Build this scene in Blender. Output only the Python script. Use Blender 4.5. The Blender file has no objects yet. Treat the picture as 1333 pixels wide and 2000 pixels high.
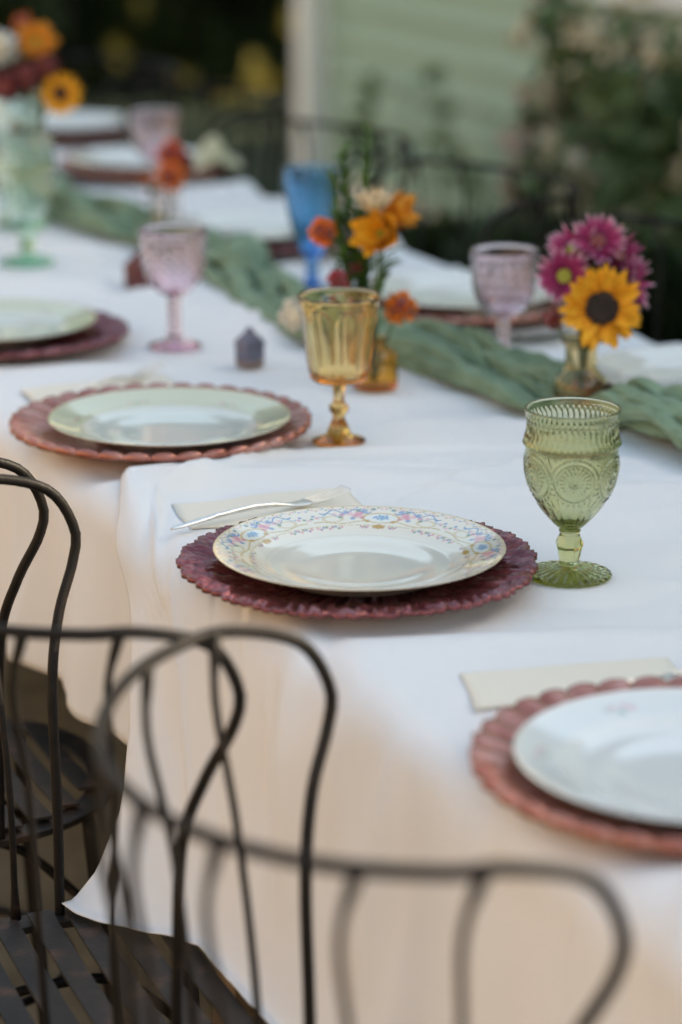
import bpy, math, random
import numpy as np
from mathutils import Vector, Matrix

random.seed(7)
RNG = np.random.default_rng(11)
SC = bpy.context.scene
COL = SC.collection
R = math.radians

# ------------------------------------------------------------------ camera, world, sun, exposure
cam_d = bpy.data.cameras.new('camera')
cam = bpy.data.objects.new('camera', cam_d)
COL.objects.link(cam)
cam.location = (-0.9444, -2.0545, 1.4419)
cam.rotation_euler = (R(90 - 15.96), 0, R(-24.285))
cam_d.sensor_fit = 'VERTICAL'
cam_d.sensor_height = 36.0
cam_d.lens = 90.0
cam_d.clip_start = 0.05
cam_d.clip_end = 400
cam_d.dof.use_dof = True
cam_d.dof.focus_distance = 2.37
cam_d.dof.aperture_fstop = 2.4
cam_d.dof.aperture_blades = 9
SC.camera = cam

SUN_EL, SUN_AZ_VEC = R(36), Vector((0.95, -0.31))     # the sun stands behind the house, so the table lies in its shade
world = bpy.data.worlds.new('World')
SC.world = world
world.use_nodes = True
wn = world.node_tree
sky = wn.nodes.new('ShaderNodeTexSky')
sky.sky_type = 'NISHITA'
sky.sun_disc = False
sky.sun_elevation = SUN_EL
sky.sun_rotation = math.atan2(SUN_AZ_VEC.x, SUN_AZ_VEC.y)
sky.air_density = 2.0
sky.dust_density = 2.4
sky.ozone_density = 0.0
bg = wn.nodes['Background']
bg.inputs['Strength'].default_value = 0.12
wn.links.new(sky.outputs[0], bg.inputs['Color'])

sun_d = bpy.data.lights.new('sun', 'SUN')
sun = bpy.data.objects.new('sun', sun_d)
COL.objects.link(sun)
sun_d.energy = 4.0
sun_d.angle = R(0.53)
sun_d.color = (1.0, 0.82, 0.58)
v = Vector((SUN_AZ_VEC.x * math.cos(SUN_EL), SUN_AZ_VEC.y * math.cos(SUN_EL), math.sin(SUN_EL)))
sun.rotation_euler = v.to_track_quat('Z', 'Y').to_euler()
sun.location = v * 30

vs = SC.view_settings
vs.view_transform = 'Standard'
vs.look = 'None'
vs.exposure = 1.18
vs.gamma = 1.0
vs.use_curve_mapping = False
SC.cycles.use_denoising = True
SC.cycles.max_bounces = 16
SC.cycles.transmission_bounces = 14
SC.cycles.diffuse_bounces = 4
SC.cycles.glossy_bounces = 6
SC.cycles.sample_clamp_indirect = 6.0

# ------------------------------------------------------------------ helpers
def inst(name, me, parent=None, loc=None, rotz=None, mat4=None):
    o = bpy.data.objects.new(name, me)
    COL.objects.link(o)
    if parent is not None:
        o.parent = parent
    if mat4 is not None:
        o.matrix_local = mat4
    else:
        if loc is not None:
            o.location = loc
        if rotz is not None:
            o.rotation_euler = (0, 0, rotz)
    return o

def tag(o, label=None, cat=None, group=None, kind=None):
    if label: o['label'] = label
    if cat: o['category'] = cat
    if group: o['group'] = group
    if kind: o['kind'] = kind
    return o

def thing(name, label, cat, loc=(0, 0, 0), rotz=0.0, group=None):
    o = inst(name, None, None, loc, rotz)
    return tag(o, label, cat, group)

def copy_thing(o, loc, rotz=None, label=None, parent=None):
    c = o.copy()
    COL.objects.link(c)
    if parent is not None:
        c.parent = parent
    else:
        c.location = loc
        if rotz is not None:
            c.rotation_euler = (0, 0, rotz)
        if label:
            c['label'] = label
    for ch in list(o.children):
        copy_thing(ch, None, parent=c)
    return c

def raw_mesh(name, V, quads=None, faces=None, mat=None, smooth=True, col=None):
    """V (n,3) array; quads (m,4) array or faces list of tuples."""
    me = bpy.data.meshes.new(name)
    V = np.asarray(V, dtype=np.float32)
    idx = []
    starts = []
    if quads is not None and len(quads):
        q = np.asarray(quads, dtype=np.int32)
        idx.append(q.ravel())
        starts.append(np.arange(len(q), dtype=np.int32) * q.shape[1])
    off = sum(len(a) for a in idx)
    if faces:
        fl = []
        st = []
        for f in faces:
            st.append(off + len(fl))
            fl.extend(f)
        idx.append(np.array(fl, dtype=np.int32))
        starts.append(np.array(st, dtype=np.int32))
    idx = np.concatenate(idx)
    starts = np.concatenate(starts)
    me.vertices.add(len(V))
    me.vertices.foreach_set('co', V.ravel())
    me.loops.add(len(idx))
    me.loops.foreach_set('vertex_index', idx)
    me.polygons.add(len(starts))
    me.polygons.foreach_set('loop_start', starts)
    me.polygons.foreach_set('use_smooth', np.full(len(starts), smooth, dtype=bool))
    me.update(calc_edges=True)
    me.validate()
    if col is not None:
        a = me.color_attributes.new('Col', 'FLOAT_COLOR', 'POINT')
        c4 = np.ones((len(V), 4), dtype=np.float32)
        c4[:, :3] = col
        a.data.foreach_set('color', c4.ravel())
    if mat is not None:
        me.materials.append(mat)
    return me

def grid_quads(nu, nv, cu=False, cv=False, off=0):
    iu = np.arange(nu if cu else nu - 1)
    iv = np.arange(nv if cv else nv - 1)
    a, b = np.meshgrid(iu, iv, indexing='ij')
    a2 = (a + 1) % nu
    b2 = (b + 1) % nv
    q = np.stack([a * nv + b, a2 * nv + b, a2 * nv + b2, a * nv + b2], axis=-1).reshape(-1, 4)
    return q + off

def signed_vol(V, q):
    a, b, c, d = (V[q[:, i]] for i in range(4))
    return (np.einsum('ij,ij->i', a, np.cross(b, c)) + np.einsum('ij,ij->i', a, np.cross(c, d))).sum()

def grid_mesh(name, P, cu=False, cv=False, mat=None, smooth=True, col=None, caps=False, outward=False):
    nu, nv = P.shape[:2]
    V = P.reshape(-1, 3)
    q = grid_quads(nu, nv, cu, cv)
    flip = outward and signed_vol(V, q) < 0
    if flip:
        q = q[:, ::-1]
    faces = []
    if caps:                                   # ring direction is u (closed); cap v=0 and v=-1
        c0 = [i * nv for i in range(nu)]
        c1 = [i * nv + nv - 1 for i in range(nu)]
        faces = [c0[::-1] if not flip else c0, c1 if not flip else c1[::-1]]
        faces = [f[::-1] for f in faces] if q_dir(q, V, faces) else faces
    return raw_mesh(name, V, q, faces, mat, smooth, None if col is None else col.reshape(-1, 3))

def q_dir(q, V, faces):
    """True when caps need turning: a cap edge must run opposite to the quad that shares it."""
    e = set()
    for f in q[:].tolist():
        for i in range(4):
            e.add((f[i], f[(i + 1) % 4]))
    f = faces[0]
    return (f[0], f[1]) in e

def lathe(name, prof, n=96, mat=None, rmod=None, smooth=True, col=None):
    """prof list of (r,z); a closed skin that starts and ends near the axis. rmod(theta, r, z) -> (r, z) arrays."""
    pr = np.array(prof, dtype=float)
    pr[:, 0] = np.maximum(pr[:, 0], 0.0004)
    th = np.linspace(0, 2 * math.pi, n, endpoint=False)
    r = np.tile(pr[:, 0], (n, 1)); z = np.tile(pr[:, 1], (n, 1))
    T = np.tile(th[:, None], (1, len(pr)))
    if rmod is not None:
        r, z = rmod(T, r, z)
    P = np.stack([r * np.cos(T), r * np.sin(T), z], axis=-1)
    return grid_mesh(name, P, cu=True, mat=mat, smooth=smooth, caps=True, outward=True, col=col)

def cr(pts, n):
    """Catmull-Rom resample of points to n samples (uniform in arc length)."""
    p = np.array(pts, dtype=float)
    pp = np.vstack([2 * p[0] - p[1], p, 2 * p[-1] - p[-2]])
    out = []
    for i in range(1, len(pp) - 2):
        t = np.linspace(0, 1, 24, endpoint=False)[:, None]
        a, b, c, d = pp[i - 1], pp[i], pp[i + 1], pp[i + 2]
        out.append(0.5 * (2 * b + (c - a) * t + (2 * a - 5 * b + 4 * c - d) * t ** 2 + (3 * b - a - 3 * c + d) * t ** 3))
    out.append(p[-1][None])
    o = np.vstack(out)
    L = np.concatenate([[0], np.cumsum(np.linalg.norm(np.diff(o, axis=0), axis=1))])
    s = np.linspace(0, L[-1], n)
    return np.stack([np.interp(s, L, o[:, k]) for k in range(o.shape[1])], axis=1)

def tube_arrays(path, rad, ns=8):
    p = np.asarray(path, dtype=float)
    n = len(p)
    rad = np.full(n, rad) if np.isscalar(rad) else np.asarray(rad)
    t = np.gradient(p, axis=0)
    t /= np.linalg.norm(t, axis=1)[:, None] + 1e-12
    ref = np.array([0, 0, 1.0]) if abs(t[0][2]) < 0.9 else np.array([1.0, 0, 0])
    nrm = np.cross(t[0], ref); nrm /= np.linalg.norm(nrm)
    N = [nrm]
    for i in range(1, n):
        v_ = N[-1] - t[i] * np.dot(N[-1], t[i])
        N.append(v_ / (np.linalg.norm(v_) + 1e-12))
    N = np.array(N); B = np.cross(t, N)
    a = np.linspace(0, 2 * math.pi, ns, endpoint=False)
    P = p[None] + rad[None, :, None] * (np.cos(a)[:, None, None] * N[None] + np.sin(a)[:, None, None] * B[None])
    return P                                    # (ns, n, 3)

def tube(name, path, rad, ns=8, mat=None):
    return grid_mesh(name, tube_arrays(path, rad, ns), cu=True, mat=mat, caps=True, outward=True)

def join(name, parts, mat=None, smooth=True):
    """parts: list of (V, quads)"""
    Vs, Qs, off = [], [], 0
    for V, q in parts:
        Vs.append(V); Qs.append(np.asarray(q) + off); off += len(V)
    return raw_mesh(name, np.vstack(Vs), np.vstack(Qs), None, mat, smooth)

def box_arrays(x0, x1, y0, y1, z0, z1):
    V = np.array([[x, y, z] for x in (x0, x1) for y in (y0, y1) for z in (z0, z1)], dtype=float)
    q = np.array([[0, 1, 3, 2], [4, 6, 7, 5], [0, 4, 5, 1], [2, 3, 7, 6], [0, 2, 6, 4], [1, 5, 7, 3]])
    return V, q

def box(name, x0, x1, y0, y1, z0, z1, mat=None):
    V, q = box_arrays(x0, x1, y0, y1, z0, z1)
    return raw_mesh(name, V, q, None, mat, False)

class Noise:
    def __init__(self, seed, n=64):
        self.g = np.random.default_rng(seed).uniform(-1, 1, (n, n)); self.n = n
    def __call__(self, x, y):
        x = np.asarray(x, float); y = np.asarray(y, float)
        xi = np.floor(x).astype(int); yi = np.floor(y).astype(int)
        fx = x - xi; fy = y - yi
        fx = fx ** 3 * (fx * (6 * fx - 15) + 10); fy = fy ** 3 * (fy * (6 * fy - 15) + 10)
        n = self.n; g = self.g
        a = g[xi % n, yi % n]; b = g[(xi + 1) % n, yi % n]
        c = g[xi % n, (yi + 1) % n]; d = g[(xi + 1) % n, (yi + 1) % n]
        return (a * (1 - fx) + b * fx) * (1 - fy) + (c * (1 - fx) + d * fx) * fy

def sstep(a, b, x):
    t = np.clip((x - a) / (b - a), 0, 1)
    return t * t * (3 - 2 * t)

# ------------------------------------------------------------------ materials
def mat_new(name):
    m = bpy.data.materials.new(name)
    m.use_nodes = True
    return m, m.node_tree, m.node_tree.nodes['Principled BSDF']

def pset(p, **k):
    names = dict(base='Base Color', rough='Roughness', metal='Metallic', ior='IOR', trans='Transmission Weight', coat='Coat Weight',
                 coatr='Coat Roughness', sheen='Sheen Weight', spec='Specular IOR Level', sss='Subsurface Weight')
    for a, b in k.items():
        p.inputs[names[a]].default_value = (*b, 1) if isinstance(b, tuple) else b

def noise_node(nt, scale, detail=4, rough=.55, coord='Object', stretch=None):
    tc = nt.nodes.new('ShaderNodeTexCoord')
    n = nt.nodes.new('ShaderNodeTexNoise')
    n.inputs['Scale'].default_value = scale
    n.inputs['Detail'].default_value = detail
    n.inputs['Roughness'].default_value = rough
    if stretch:
        mp = nt.nodes.new('ShaderNodeMapping')
        mp.inputs['Scale'].default_value = stretch
        nt.links.new(tc.outputs[coord], mp.inputs['Vector'])
        nt.links.new(mp.outputs[0], n.inputs['Vector'])
    else:
        nt.links.new(tc.outputs[coord], n.inputs['Vector'])
    return n

def ramp(nt, src, stops):
    r = nt.nodes.new('ShaderNodeValToRGB')
    el = r.color_ramp.elements
    while len(el) < len(stops):
        el.new(0.5)
    for e, (p_, c) in zip(el, stops):
        e.position = p_; e.color = (*c, 1)
    nt.links.new(src, r.inputs[0])
    return r

def bump(nt, p, src, strength, dist=0.001):
    b = nt.nodes.new('ShaderNodeBump')
    b.inputs['Strength'].default_value = strength
    b.inputs['Distance'].default_value = dist
    nt.links.new(src, b.inputs['Height'])
    nt.links.new(b.outputs[0], p.inputs['Normal'])

def noisy(name, stops, scale, rough=.6, detail=4, bstr=0, bdist=.001, bscale=None, stretch=None, **k):
    m, nt, p = mat_new(name)
    n = noise_node(nt, scale, detail, stretch=stretch)
    r = ramp(nt, n.outputs['Fac'], stops)
    nt.links.new(r.outputs[0], p.inputs['Base Color'])
    pset(p, rough=rough, **k)
    if bstr:
        n2 = noise_node(nt, bscale or scale * 4, 4)
        bump(nt, p, n2.outputs['Fac'], bstr, bdist)
    return m

def attr_mat(name, rough=.5, tint=None, **k):
    m, nt, p = mat_new(name)
    a = nt.nodes.new('ShaderNodeAttribute'); a.attribute_name = 'Col'
    nt.links.new(a.outputs['Color'], p.inputs['Base Color'])
    pset(p, rough=rough, **k)
    return m

def cloth_mat(name, base, weave=1800, var=.03):
    m, nt, p = mat_new(name)
    n = noise_node(nt, 5, 3)
    lo = tuple(max(0, c - var) for c in base)
    r = ramp(nt, n.outputs['Fac'], [(.3, lo), (.7, base)])
    nt.links.new(r.outputs[0], p.inputs['Base Color'])
    pset(p, rough=.85, sheen=.15, spec=.25)
    n2 = noise_node(nt, weave, 2)
    n3 = noise_node(nt, 60, 4)
    ad = nt.nodes.new('ShaderNodeMath'); ad.operation = 'MULTIPLY_ADD'
    nt.links.new(n3.outputs['Fac'], ad.inputs[0]); ad.inputs[1].default_value = 1.4
    nt.links.new(n2.outputs['Fac'], ad.inputs[2])
    bump(nt, p, ad.outputs[0], .35, .0006)
    return m

def glass_mat(name, tint, absorb, dens, rough=.03):
    m, nt, p = mat_new(name)
    pset(p, base=tint, trans=1.0, rough=rough, ior=1.48)
    va = nt.nodes.new('ShaderNodeVolumeAbsorption')
    va.inputs['Color'].default_value = (*absorb, 1)
    va.inputs['Density'].default_value = dens
    nt.links.new(va.outputs[0], nt.nodes['Material Output'].inputs['Volume'])
    return m

M = {}
M['cloth'] = cloth_mat('white_cotton', (.80, .79, .79))
M['napkin'] = cloth_mat('cream_linen', (.80, .74, .63))
M['napkin_green'] = cloth_mat('sage_linen', (.50, .49, .33))
M['gauze'] = noisy('sage_gauze', [(.3, (.17, .245, .15)), (.7, (.27, .365, .245))], 22, .9, 6, bstr=.9, bdist=.003, bscale=170, sheen=.1, spec=.1)
M['iron'] = noisy('wrought_iron', [(.4, (.007, .006, .0055)), (.62, (.012, .009, .008)), (.72, (.03, .016, .010)), (.85, (.05, .026, .014))], 55, .5, 7, bstr=.5, bscale=380, metal=.0, spec=.2)
M['slat'] = noisy('weathered_strap', [(.3, (.020, .016, .014)), (.55, (.034, .026, .021)), (.72, (.12, .06, .035)), (.9, (.2, .13, .09))], 28, .5, 6, bstr=.4, bscale=260, metal=.35)
M['wood'] = noisy('table_wood', [(.3, (.12, .075, .045)), (.7, (.2, .13, .08))], 8, .6, stretch=(8, 1, 1))
M['china'] = attr_mat('glazed_china', .08, coat=.6, coatr=.04, sss=.0)
M['plum'] = noisy('plum_lacquer', [(.3, (.15, .030, .036)), (.7, (.31, .092, .098))], 60, .18, bstr=.35, bscale=600, metal=.6, coat=.4)
M['copper'] = noisy('rose_lacquer', [(.3, (.32, .085, .055)), (.55, (.45, .18, .135)), (.8, (.58, .34, .30))], 35, .24, bstr=.15, bscale=300, metal=.5, coat=.4)
M['silver'] = noisy('silver_plate', [(.3, (.72, .70, .65)), (.7, (.86, .84, .80))], 90, .38, metal=1.0)
M['gold'] = noisy('gold_rim', [(.3, (.75, .55, .25)), (.7, (.85, .68, .38))], 90, .3, metal=1.0)
M['g_green'] = glass_mat('olive_glass', (.97, .965, .86), (.64, .65, .10), 52)
M['g_green_bowl'] = glass_mat('olive_glass_bowl', (.81, .825, .64), (.56, .58, .10), 60)
M['g_amber_bowl'] = glass_mat('amber_glass_bowl', (.99, .885, .60), (.96, .64, .08), 50)
M['g_amber'] = glass_mat('amber_glass', (.99, .95, .80), (.97, .70, .06), 70)
M['g_amber2'] = glass_mat('deep_amber_glass', (.99, .76, .32), (.97, .52, .04), 60)
M['g_pink'] = glass_mat('pink_glass', (.99, .89, .93), (.96, .62, .74), 24)
M['g_blue'] = glass_mat('blue_glass', (.46, .77, .99), (.10, .45, .92), 50)
M['g_teal'] = glass_mat('seafoam_glass', (.92, .98, .93), (.45, .84, .64), 26)
M['g_clear'] = glass_mat('straw_glass', (.99, .90, .66), (.90, .62, .20), 60)
M['g_pale'] = glass_mat('blush_glass', (.98, .94, .92), (.9, .6, .5), 30)
M['stem'] = noisy('green_stem', [(.3, (.05, .09, .025)), (.7, (.10, .15, .05))], 90, .5)
M['leafg'] = noisy('fresh_leaf', [(.3, (.035, .085, .015)), (.7, (.09, .17, .03))], 60, .5)
M['petal'] = attr_mat('petal', .6, sheen=.04, spec=.2)
M['disc'] = noisy('seed_disc', [(.35, (.012, .007, .005)), (.6, (.03, .014, .008)), (.8, (.07, .03, .012))], 260, .8, bstr=1, bdist=.002, bscale=500)
M['disc_y'] = noisy('daisy_eye', [(.3, (.22, .24, .02)), (.7, (.40, .40, .05))], 400, .7, bstr=1, bdist=.001, bscale=900)
M['velvet'] = noisy('red_velvet', [(.3, (.13, .012, .01)), (.7, (.28, .035, .025))], 300, .9, bstr=1, bdist=.002, bscale=700, sheen=.5)
M['wax'] = noisy('slate_wax', [(.3, (.10, .105, .16)), (.7, (.17, .17, .24))], 40, .5)
M['wax_red'] = noisy('maroon_wax', [(.3, (.10, .022, .02)), (.7, (.16, .035, .03))], 40, .5)
M['wax_tan'] = noisy('tan_wax', [(.3, (.17, .12, .12)), (.7, (.25, .17, .15))], 40, .5)
M['siding'] = noisy('sage_clapboard', [(.3, (.295, .41, .315)), (.7, (.345, .47, .36))], 3, .6, bstr=.1, bscale=40, stretch=(1, .15, 2))
M['trim'] = noisy('cream_trim', [(.3, (.80, .80, .77)), (.7, (.86, .86, .83))], 6, .55)
M['render'] = noisy('warm_render', [(.3, (.50, .38, .26)), (.7, (.60, .47, .34))], 1.5, .9, 6, bstr=.3, bdist=.004, bscale=90)
M['pane'] = noisy('window_glass', [(.3, (.02, .025, .025)), (.7, (.035, .04, .04))], 2, .08)
M['shingle'] = noisy('roof_felt', [(.3, (.05, .05, .05)), (.7, (.09, .085, .08))], 12, .9)
M['soil'] = noisy('dry_ground', [(.3, (.12, .085, .048)), (.5, (.19, .14, .08)), (.75, (.27, .21, .13))], 6, .95, 8, bstr=.6, bdist=.01, bscale=60)
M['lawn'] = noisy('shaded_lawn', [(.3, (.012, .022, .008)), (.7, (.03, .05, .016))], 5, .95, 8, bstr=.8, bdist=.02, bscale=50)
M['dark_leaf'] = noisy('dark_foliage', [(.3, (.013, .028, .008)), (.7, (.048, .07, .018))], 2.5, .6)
M['mid_leaf'] = noisy('garden_foliage', [(.3, (.05, .095, .03)), (.7, (.13, .18, .065))], 4, .6)
M['sun_tint_leaf'] = noisy('sun_tinted_foliage', [(.3, (.30, .24, .04)), (.7, (.55, .45, .10))], 6, .6)  # bright yellow stands in for leaves caught by the sun
M['bark'] = noisy('bark', [(.3, (.04, .03, .022)), (.7, (.09, .07, .05))], 14, .9, bstr=1, bdist=.01, bscale=40)
M['bloom'] = noisy('cream_bloom', [(.3, (.60, .52, .36)), (.7, (.78, .70, .52))], 9, .7)
M['bloom_pink'] = noisy('pink_bloom', [(.3, (.50, .33, .27)), (.7, (.66, .46, .38))], 9, .7)

# ------------------------------------------------------------------ the setting
def ground_sheet(name, x0, x1, y0, y1, z, mat, n=60, amp=.0):
    nz = Noise(5)
    X, Y = np.meshgrid(np.linspace(x0, x1, n), np.linspace(y0, y1, n), indexing='ij')
    Z = z + amp * nz(X * 1.7, Y * 1.7)
    o = inst(name, grid_mesh(name, np.stack([X, Y, Z], -1), mat=mat))
    return tag(o, kind='structure')

g = ground_sheet('ground', -120, 120, -120, 120, 0, M['soil'], 40)
g['label'] = 'dry tan ground under the table and chairs'
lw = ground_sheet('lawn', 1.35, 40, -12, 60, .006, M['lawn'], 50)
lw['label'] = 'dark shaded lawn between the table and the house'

def leaf_mesh(name, centers, size, mat, aspect=.5, seed=1):
    """many bent leaf faces at the given centres, each its own random turn"""
    rg = np.random.default_rng(seed)
    n = len(centers)
    c = np.asarray(centers)
    u = rg.normal(size=(n, 3)); u /= np.linalg.norm(u, axis=1)[:, None]
    w = rg.normal(size=(n, 3)); w -= u * (u * w).sum(1)[:, None]; w /= np.linalg.norm(w, axis=1)[:, None]
    k = np.cross(u, w)
    s = size * rg.uniform(.6, 1.3, n)[:, None]
    V = np.stack([c - u * s, c + w * s * aspect + k * s * .15, c + u * s, c - w * s * aspect + k * s * .15], 1).reshape(-1, 3)
    q = np.arange(n * 4).reshape(n, 4)
    return raw_mesh(name, V, q, None, mat, False)

def blob_points(n, center, rad, seed, shell=.5, lumps=7):
    rg = np.random.default_rng(seed)
    d = rg.normal(size=(n, 3)); d /= np.linalg.norm(d, axis=1)[:, None]
    L = rg.normal(size=(lumps, 3)); L /= np.linalg.norm(L, axis=1)[:, None]
    f = .72 + .36 * np.max(np.clip(d @ L.T, 0, 1) ** 3, axis=1)
    r = f * (shell + (1 - shell) * rg.uniform(0, 1, n) ** .5)
    return np.array(center) + d * r[:, None] * np.array(rad)

# house with sage clapboards, parallel to the table
hx, hy0, hy1 = 2.72, -9.0, 6.27
house = thing('clapboard_house', 'sage green clapboard house wall with a cream corner post', 'house', (hx, hy1, 0))
dx = 0.115
zz = 0.12
inst('foundation', box('foundation', 0.03, 4, hy0 - hy1, -.03, 0, .125, M['trim']), house)
k = 0
while zz < 2.75:
    V, q = box_arrays(0, .016, hy0 - hy1, -.02, zz, zz + dx + .012)
    V[(V[:, 2] < zz + .05), 0] -= .012
    V[(V[:, 2] > zz + .05), 0] += .012          # the board leans in under the next one
    win = .80 < zz < 2.1
    if not win:
        inst('plank', raw_mesh('plank', V, q, None, M['siding'], False), house)
    else:                                       # boards stop either side of the window
        for ya, yb in ((-2.02, -.02), (hy0 - hy1, -3.7)):
            V2 = V.copy()
            V2[:, 1] = np.where(V[:, 1] > -1, yb, ya)
            inst('plank', raw_mesh('plank', V2, q, None, M['siding'], False), house)
    zz += dx
inst('wall', box('wall', .034, 4, hy0 - hy1, -.03, .13, 2.95, M['siding']), house)
inst('corner_post', box('corner_post', -.085, .025, -.105, .005, 0.10, 2.9, M['trim']), house)
inst('post_base', box('post_base', -.10, .04, -.12, .02, 0.0, .0995, M['trim']), house)
wf = join('window', [box_arrays(-.03, .03, -3.7, -2.02, .905, .99), box_arrays(-.03, .03, -3.7, -2.02, 2.0, 2.1),
                     box_arrays(-.031, .03, -3.7, -3.6, .991, 1.999), box_arrays(-.031, .03, -2.12, -2.02, .991, 1.999),
                     box_arrays(-.02, .03, -3.6, -2.12, 1.46, 1.50)], M['trim'], False)
w_o = inst('window', wf, house)
inst('pane', box('pane', .012, .02, -3.6, -2.12, .99, 2.0, M['pane']), w_o)
inst('sill', box('sill', -.07, .03, -3.78, -2.04, .862, .904, M['trim']), w_o)
V = np.array([[-.18, hy0 - hy1 - .3, 2.85], [-.18, .35, 2.85], [2, .35, 4.5], [2, hy0 - hy1 - .3, 4.5], [4.4, .35, 2.85], [4.4, hy0 - hy1 - .3, 2.85]])
V = np.vstack([V, V - [0, 0, .12]])
rq = [[0, 3, 2, 1], [3, 5, 4, 2], [6, 7, 8, 9], [9, 8, 10, 11], [0, 1, 7, 6], [4, 5, 11, 10]]
inst('roof', raw_mesh('roof', V, rq, [(1, 2, 8, 7), (2, 4, 10, 8), (0, 6, 9, 3), (3, 9, 11, 5)], M['shingle'], False), house)

# wall added out of view to bounce warm sunlight onto the cloth sides
gw = thing('bounce_wall', 'cream rendered wall added unseen facing the house to bounce warm sunlight', 'wall', (-6.0, 2, 0))
inst('wall', box('wall', -.15, .15, -12, 12, -.05, 3.3, M['render']), gw)
inst('coping', box('coping', -.21, .21, -12.05, 12.05, 3.302, 3.40, M['trim']), gw)

# dark shrubs and trees beyond the corner of the house
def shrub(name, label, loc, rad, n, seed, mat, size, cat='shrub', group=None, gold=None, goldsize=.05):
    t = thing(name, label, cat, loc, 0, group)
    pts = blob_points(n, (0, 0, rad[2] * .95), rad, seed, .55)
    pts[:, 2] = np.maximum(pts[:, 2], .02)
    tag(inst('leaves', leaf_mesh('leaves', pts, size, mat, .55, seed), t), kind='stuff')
    rg = np.random.default_rng(seed)
    tr = []
    for i in range(4):
        a = rg.uniform(0, 6.28)
        pth = cr([(0, 0, 0), (.2 * rad[0] * math.cos(a), .2 * rad[1] * math.sin(a), rad[2] * .6), (.55 * rad[0] * math.cos(a), .55 * rad[1] * math.sin(a), rad[2] * 1.3)], 8)
        P = tube_arrays(pth, np.linspace(.02, .006, 8), 6)
        tr.append((P.reshape(-1, 3), grid_quads(6, 8, True)))
    inst('branches', join('branches', tr, M['bark']), t)
    if gold:  # sunlit spots in the foliage, put in as yellow leaf colour
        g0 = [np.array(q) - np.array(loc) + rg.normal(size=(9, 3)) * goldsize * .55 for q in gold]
        tag(inst('sun_tinted_leaves', leaf_mesh('sun_tinted_leaves', np.vstack(g0), goldsize, M['sun_tint_leaf'], .7, seed + 3), t), kind='stuff')
    return t

SH = [((2.1, 9.6, 0), (.75, .6, .42), 'low dark shrub beyond the flowers at the far left end', None),
      ((3.0, 9.9, 0), (.8, .7, .50), 'dark rounded shrub with a few leaves coloured as if sunlit near the middle of the hedge', [(3.32, 9.2, .10), (3.02, 9.25, .25), (3.17, 9.3, .43)]),
      ((3.75, 9.5, 0), (.7, .6, .46), 'dark shrub flecked with many leaves coloured as if sunlit left of the cream corner post', [(3.60, 9.0, .14), (3.57, 9.0, -.02 + .05), (3.46, 9.0, .03), (3.70, 9.05, .10), (3.78, 9.0, .36)]),
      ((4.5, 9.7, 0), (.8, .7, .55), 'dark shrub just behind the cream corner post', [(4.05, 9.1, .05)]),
      ((5.4, 10.6, 0), (.9, .8, .7), 'dark shrub half hidden behind the corner of the house', None)]
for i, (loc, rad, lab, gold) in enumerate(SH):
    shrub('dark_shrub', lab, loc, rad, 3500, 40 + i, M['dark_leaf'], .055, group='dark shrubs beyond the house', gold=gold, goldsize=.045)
for i, (loc, rad, lab) in enumerate([((1.9, 12.5, 0), (1.3, 1, .8), 'tall dark bush farthest left at the back of the garden'),
                                     ((3.9, 13.0, 0), (1.4, 1, .9), 'tall dark bush at the back between two trees'),
                                     ((6.2, 13.2, 0), (1.4, 1, 1.0), 'tall dark bush at the back behind the house corner')]):
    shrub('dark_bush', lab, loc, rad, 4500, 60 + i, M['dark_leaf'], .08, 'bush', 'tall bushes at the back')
shrub('sun_tinted_shrub', 'shrub coloured yellow as if sunlit at the top left corner beyond the flowers', (2.62, 10.9, 0), (.26, .3, .38), 1600, 77, M['sun_tint_leaf'], .05)  # its sunlit look is put into the leaf colour

def tree(loc, h, label, seed, cr_r):
    t = thing('shade_tree', label, 'tree', loc, 0, 'shade trees at the back of the garden')
    rg = np.random.default_rng(seed)
    inst('trunk', tube('trunk', cr([(0, 0, -.05), (.05, .03, h * .3), (-.04, .05, h * .7)], 14), np.linspace(.17, .07, 14), 12, M['bark']), t)
    br, pts = [], []
    for i in range(7):
        a = i * 2.4 + rg.uniform(0, .6)
        e = np.array([math.cos(a) * cr_r * .7, math.sin(a) * cr_r * .7, h * (.55 + .07 * i)])
        P = tube_arrays(cr([(0, .03, h * (.35 + .05 * i)), tuple(e * .5 + np.array([0, 0, h * .27])), tuple(e)], 8), np.linspace(.06, .015, 8), 6)
        br.append((P.reshape(-1, 3), grid_quads(6, 8, True)))
        pts.append(blob_points(900, e, (cr_r * .55, cr_r * .55, h * .16), seed + i, .4))
    inst('limbs', join('limbs', br, M['bark']), t)
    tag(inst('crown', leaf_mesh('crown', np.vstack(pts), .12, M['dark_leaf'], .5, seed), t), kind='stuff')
tree((2.5, 15.0, 0), 6.5, 'dark shade tree farthest left behind the bushes', 5, 2.2)
tree((5.2, 15.5, 0), 7.5, 'dark shade tree left of the house corner', 9, 2.6)
tree((8.5, 13.5, 0), 7.0, 'dark tree added unseen behind the house to cast shade', 14, 2.5)  # this and the next two: added out of view to shade the far shrubs
tree((7.2, 8.6, 0), 6.5, 'dark tree added unseen close behind the house corner to cast shade', 21, 2.4)
tree((9.8, 10.2, 0), 8.0, 'tall dark tree added unseen farthest right behind the house to cast shade', 28, 2.7)

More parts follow.
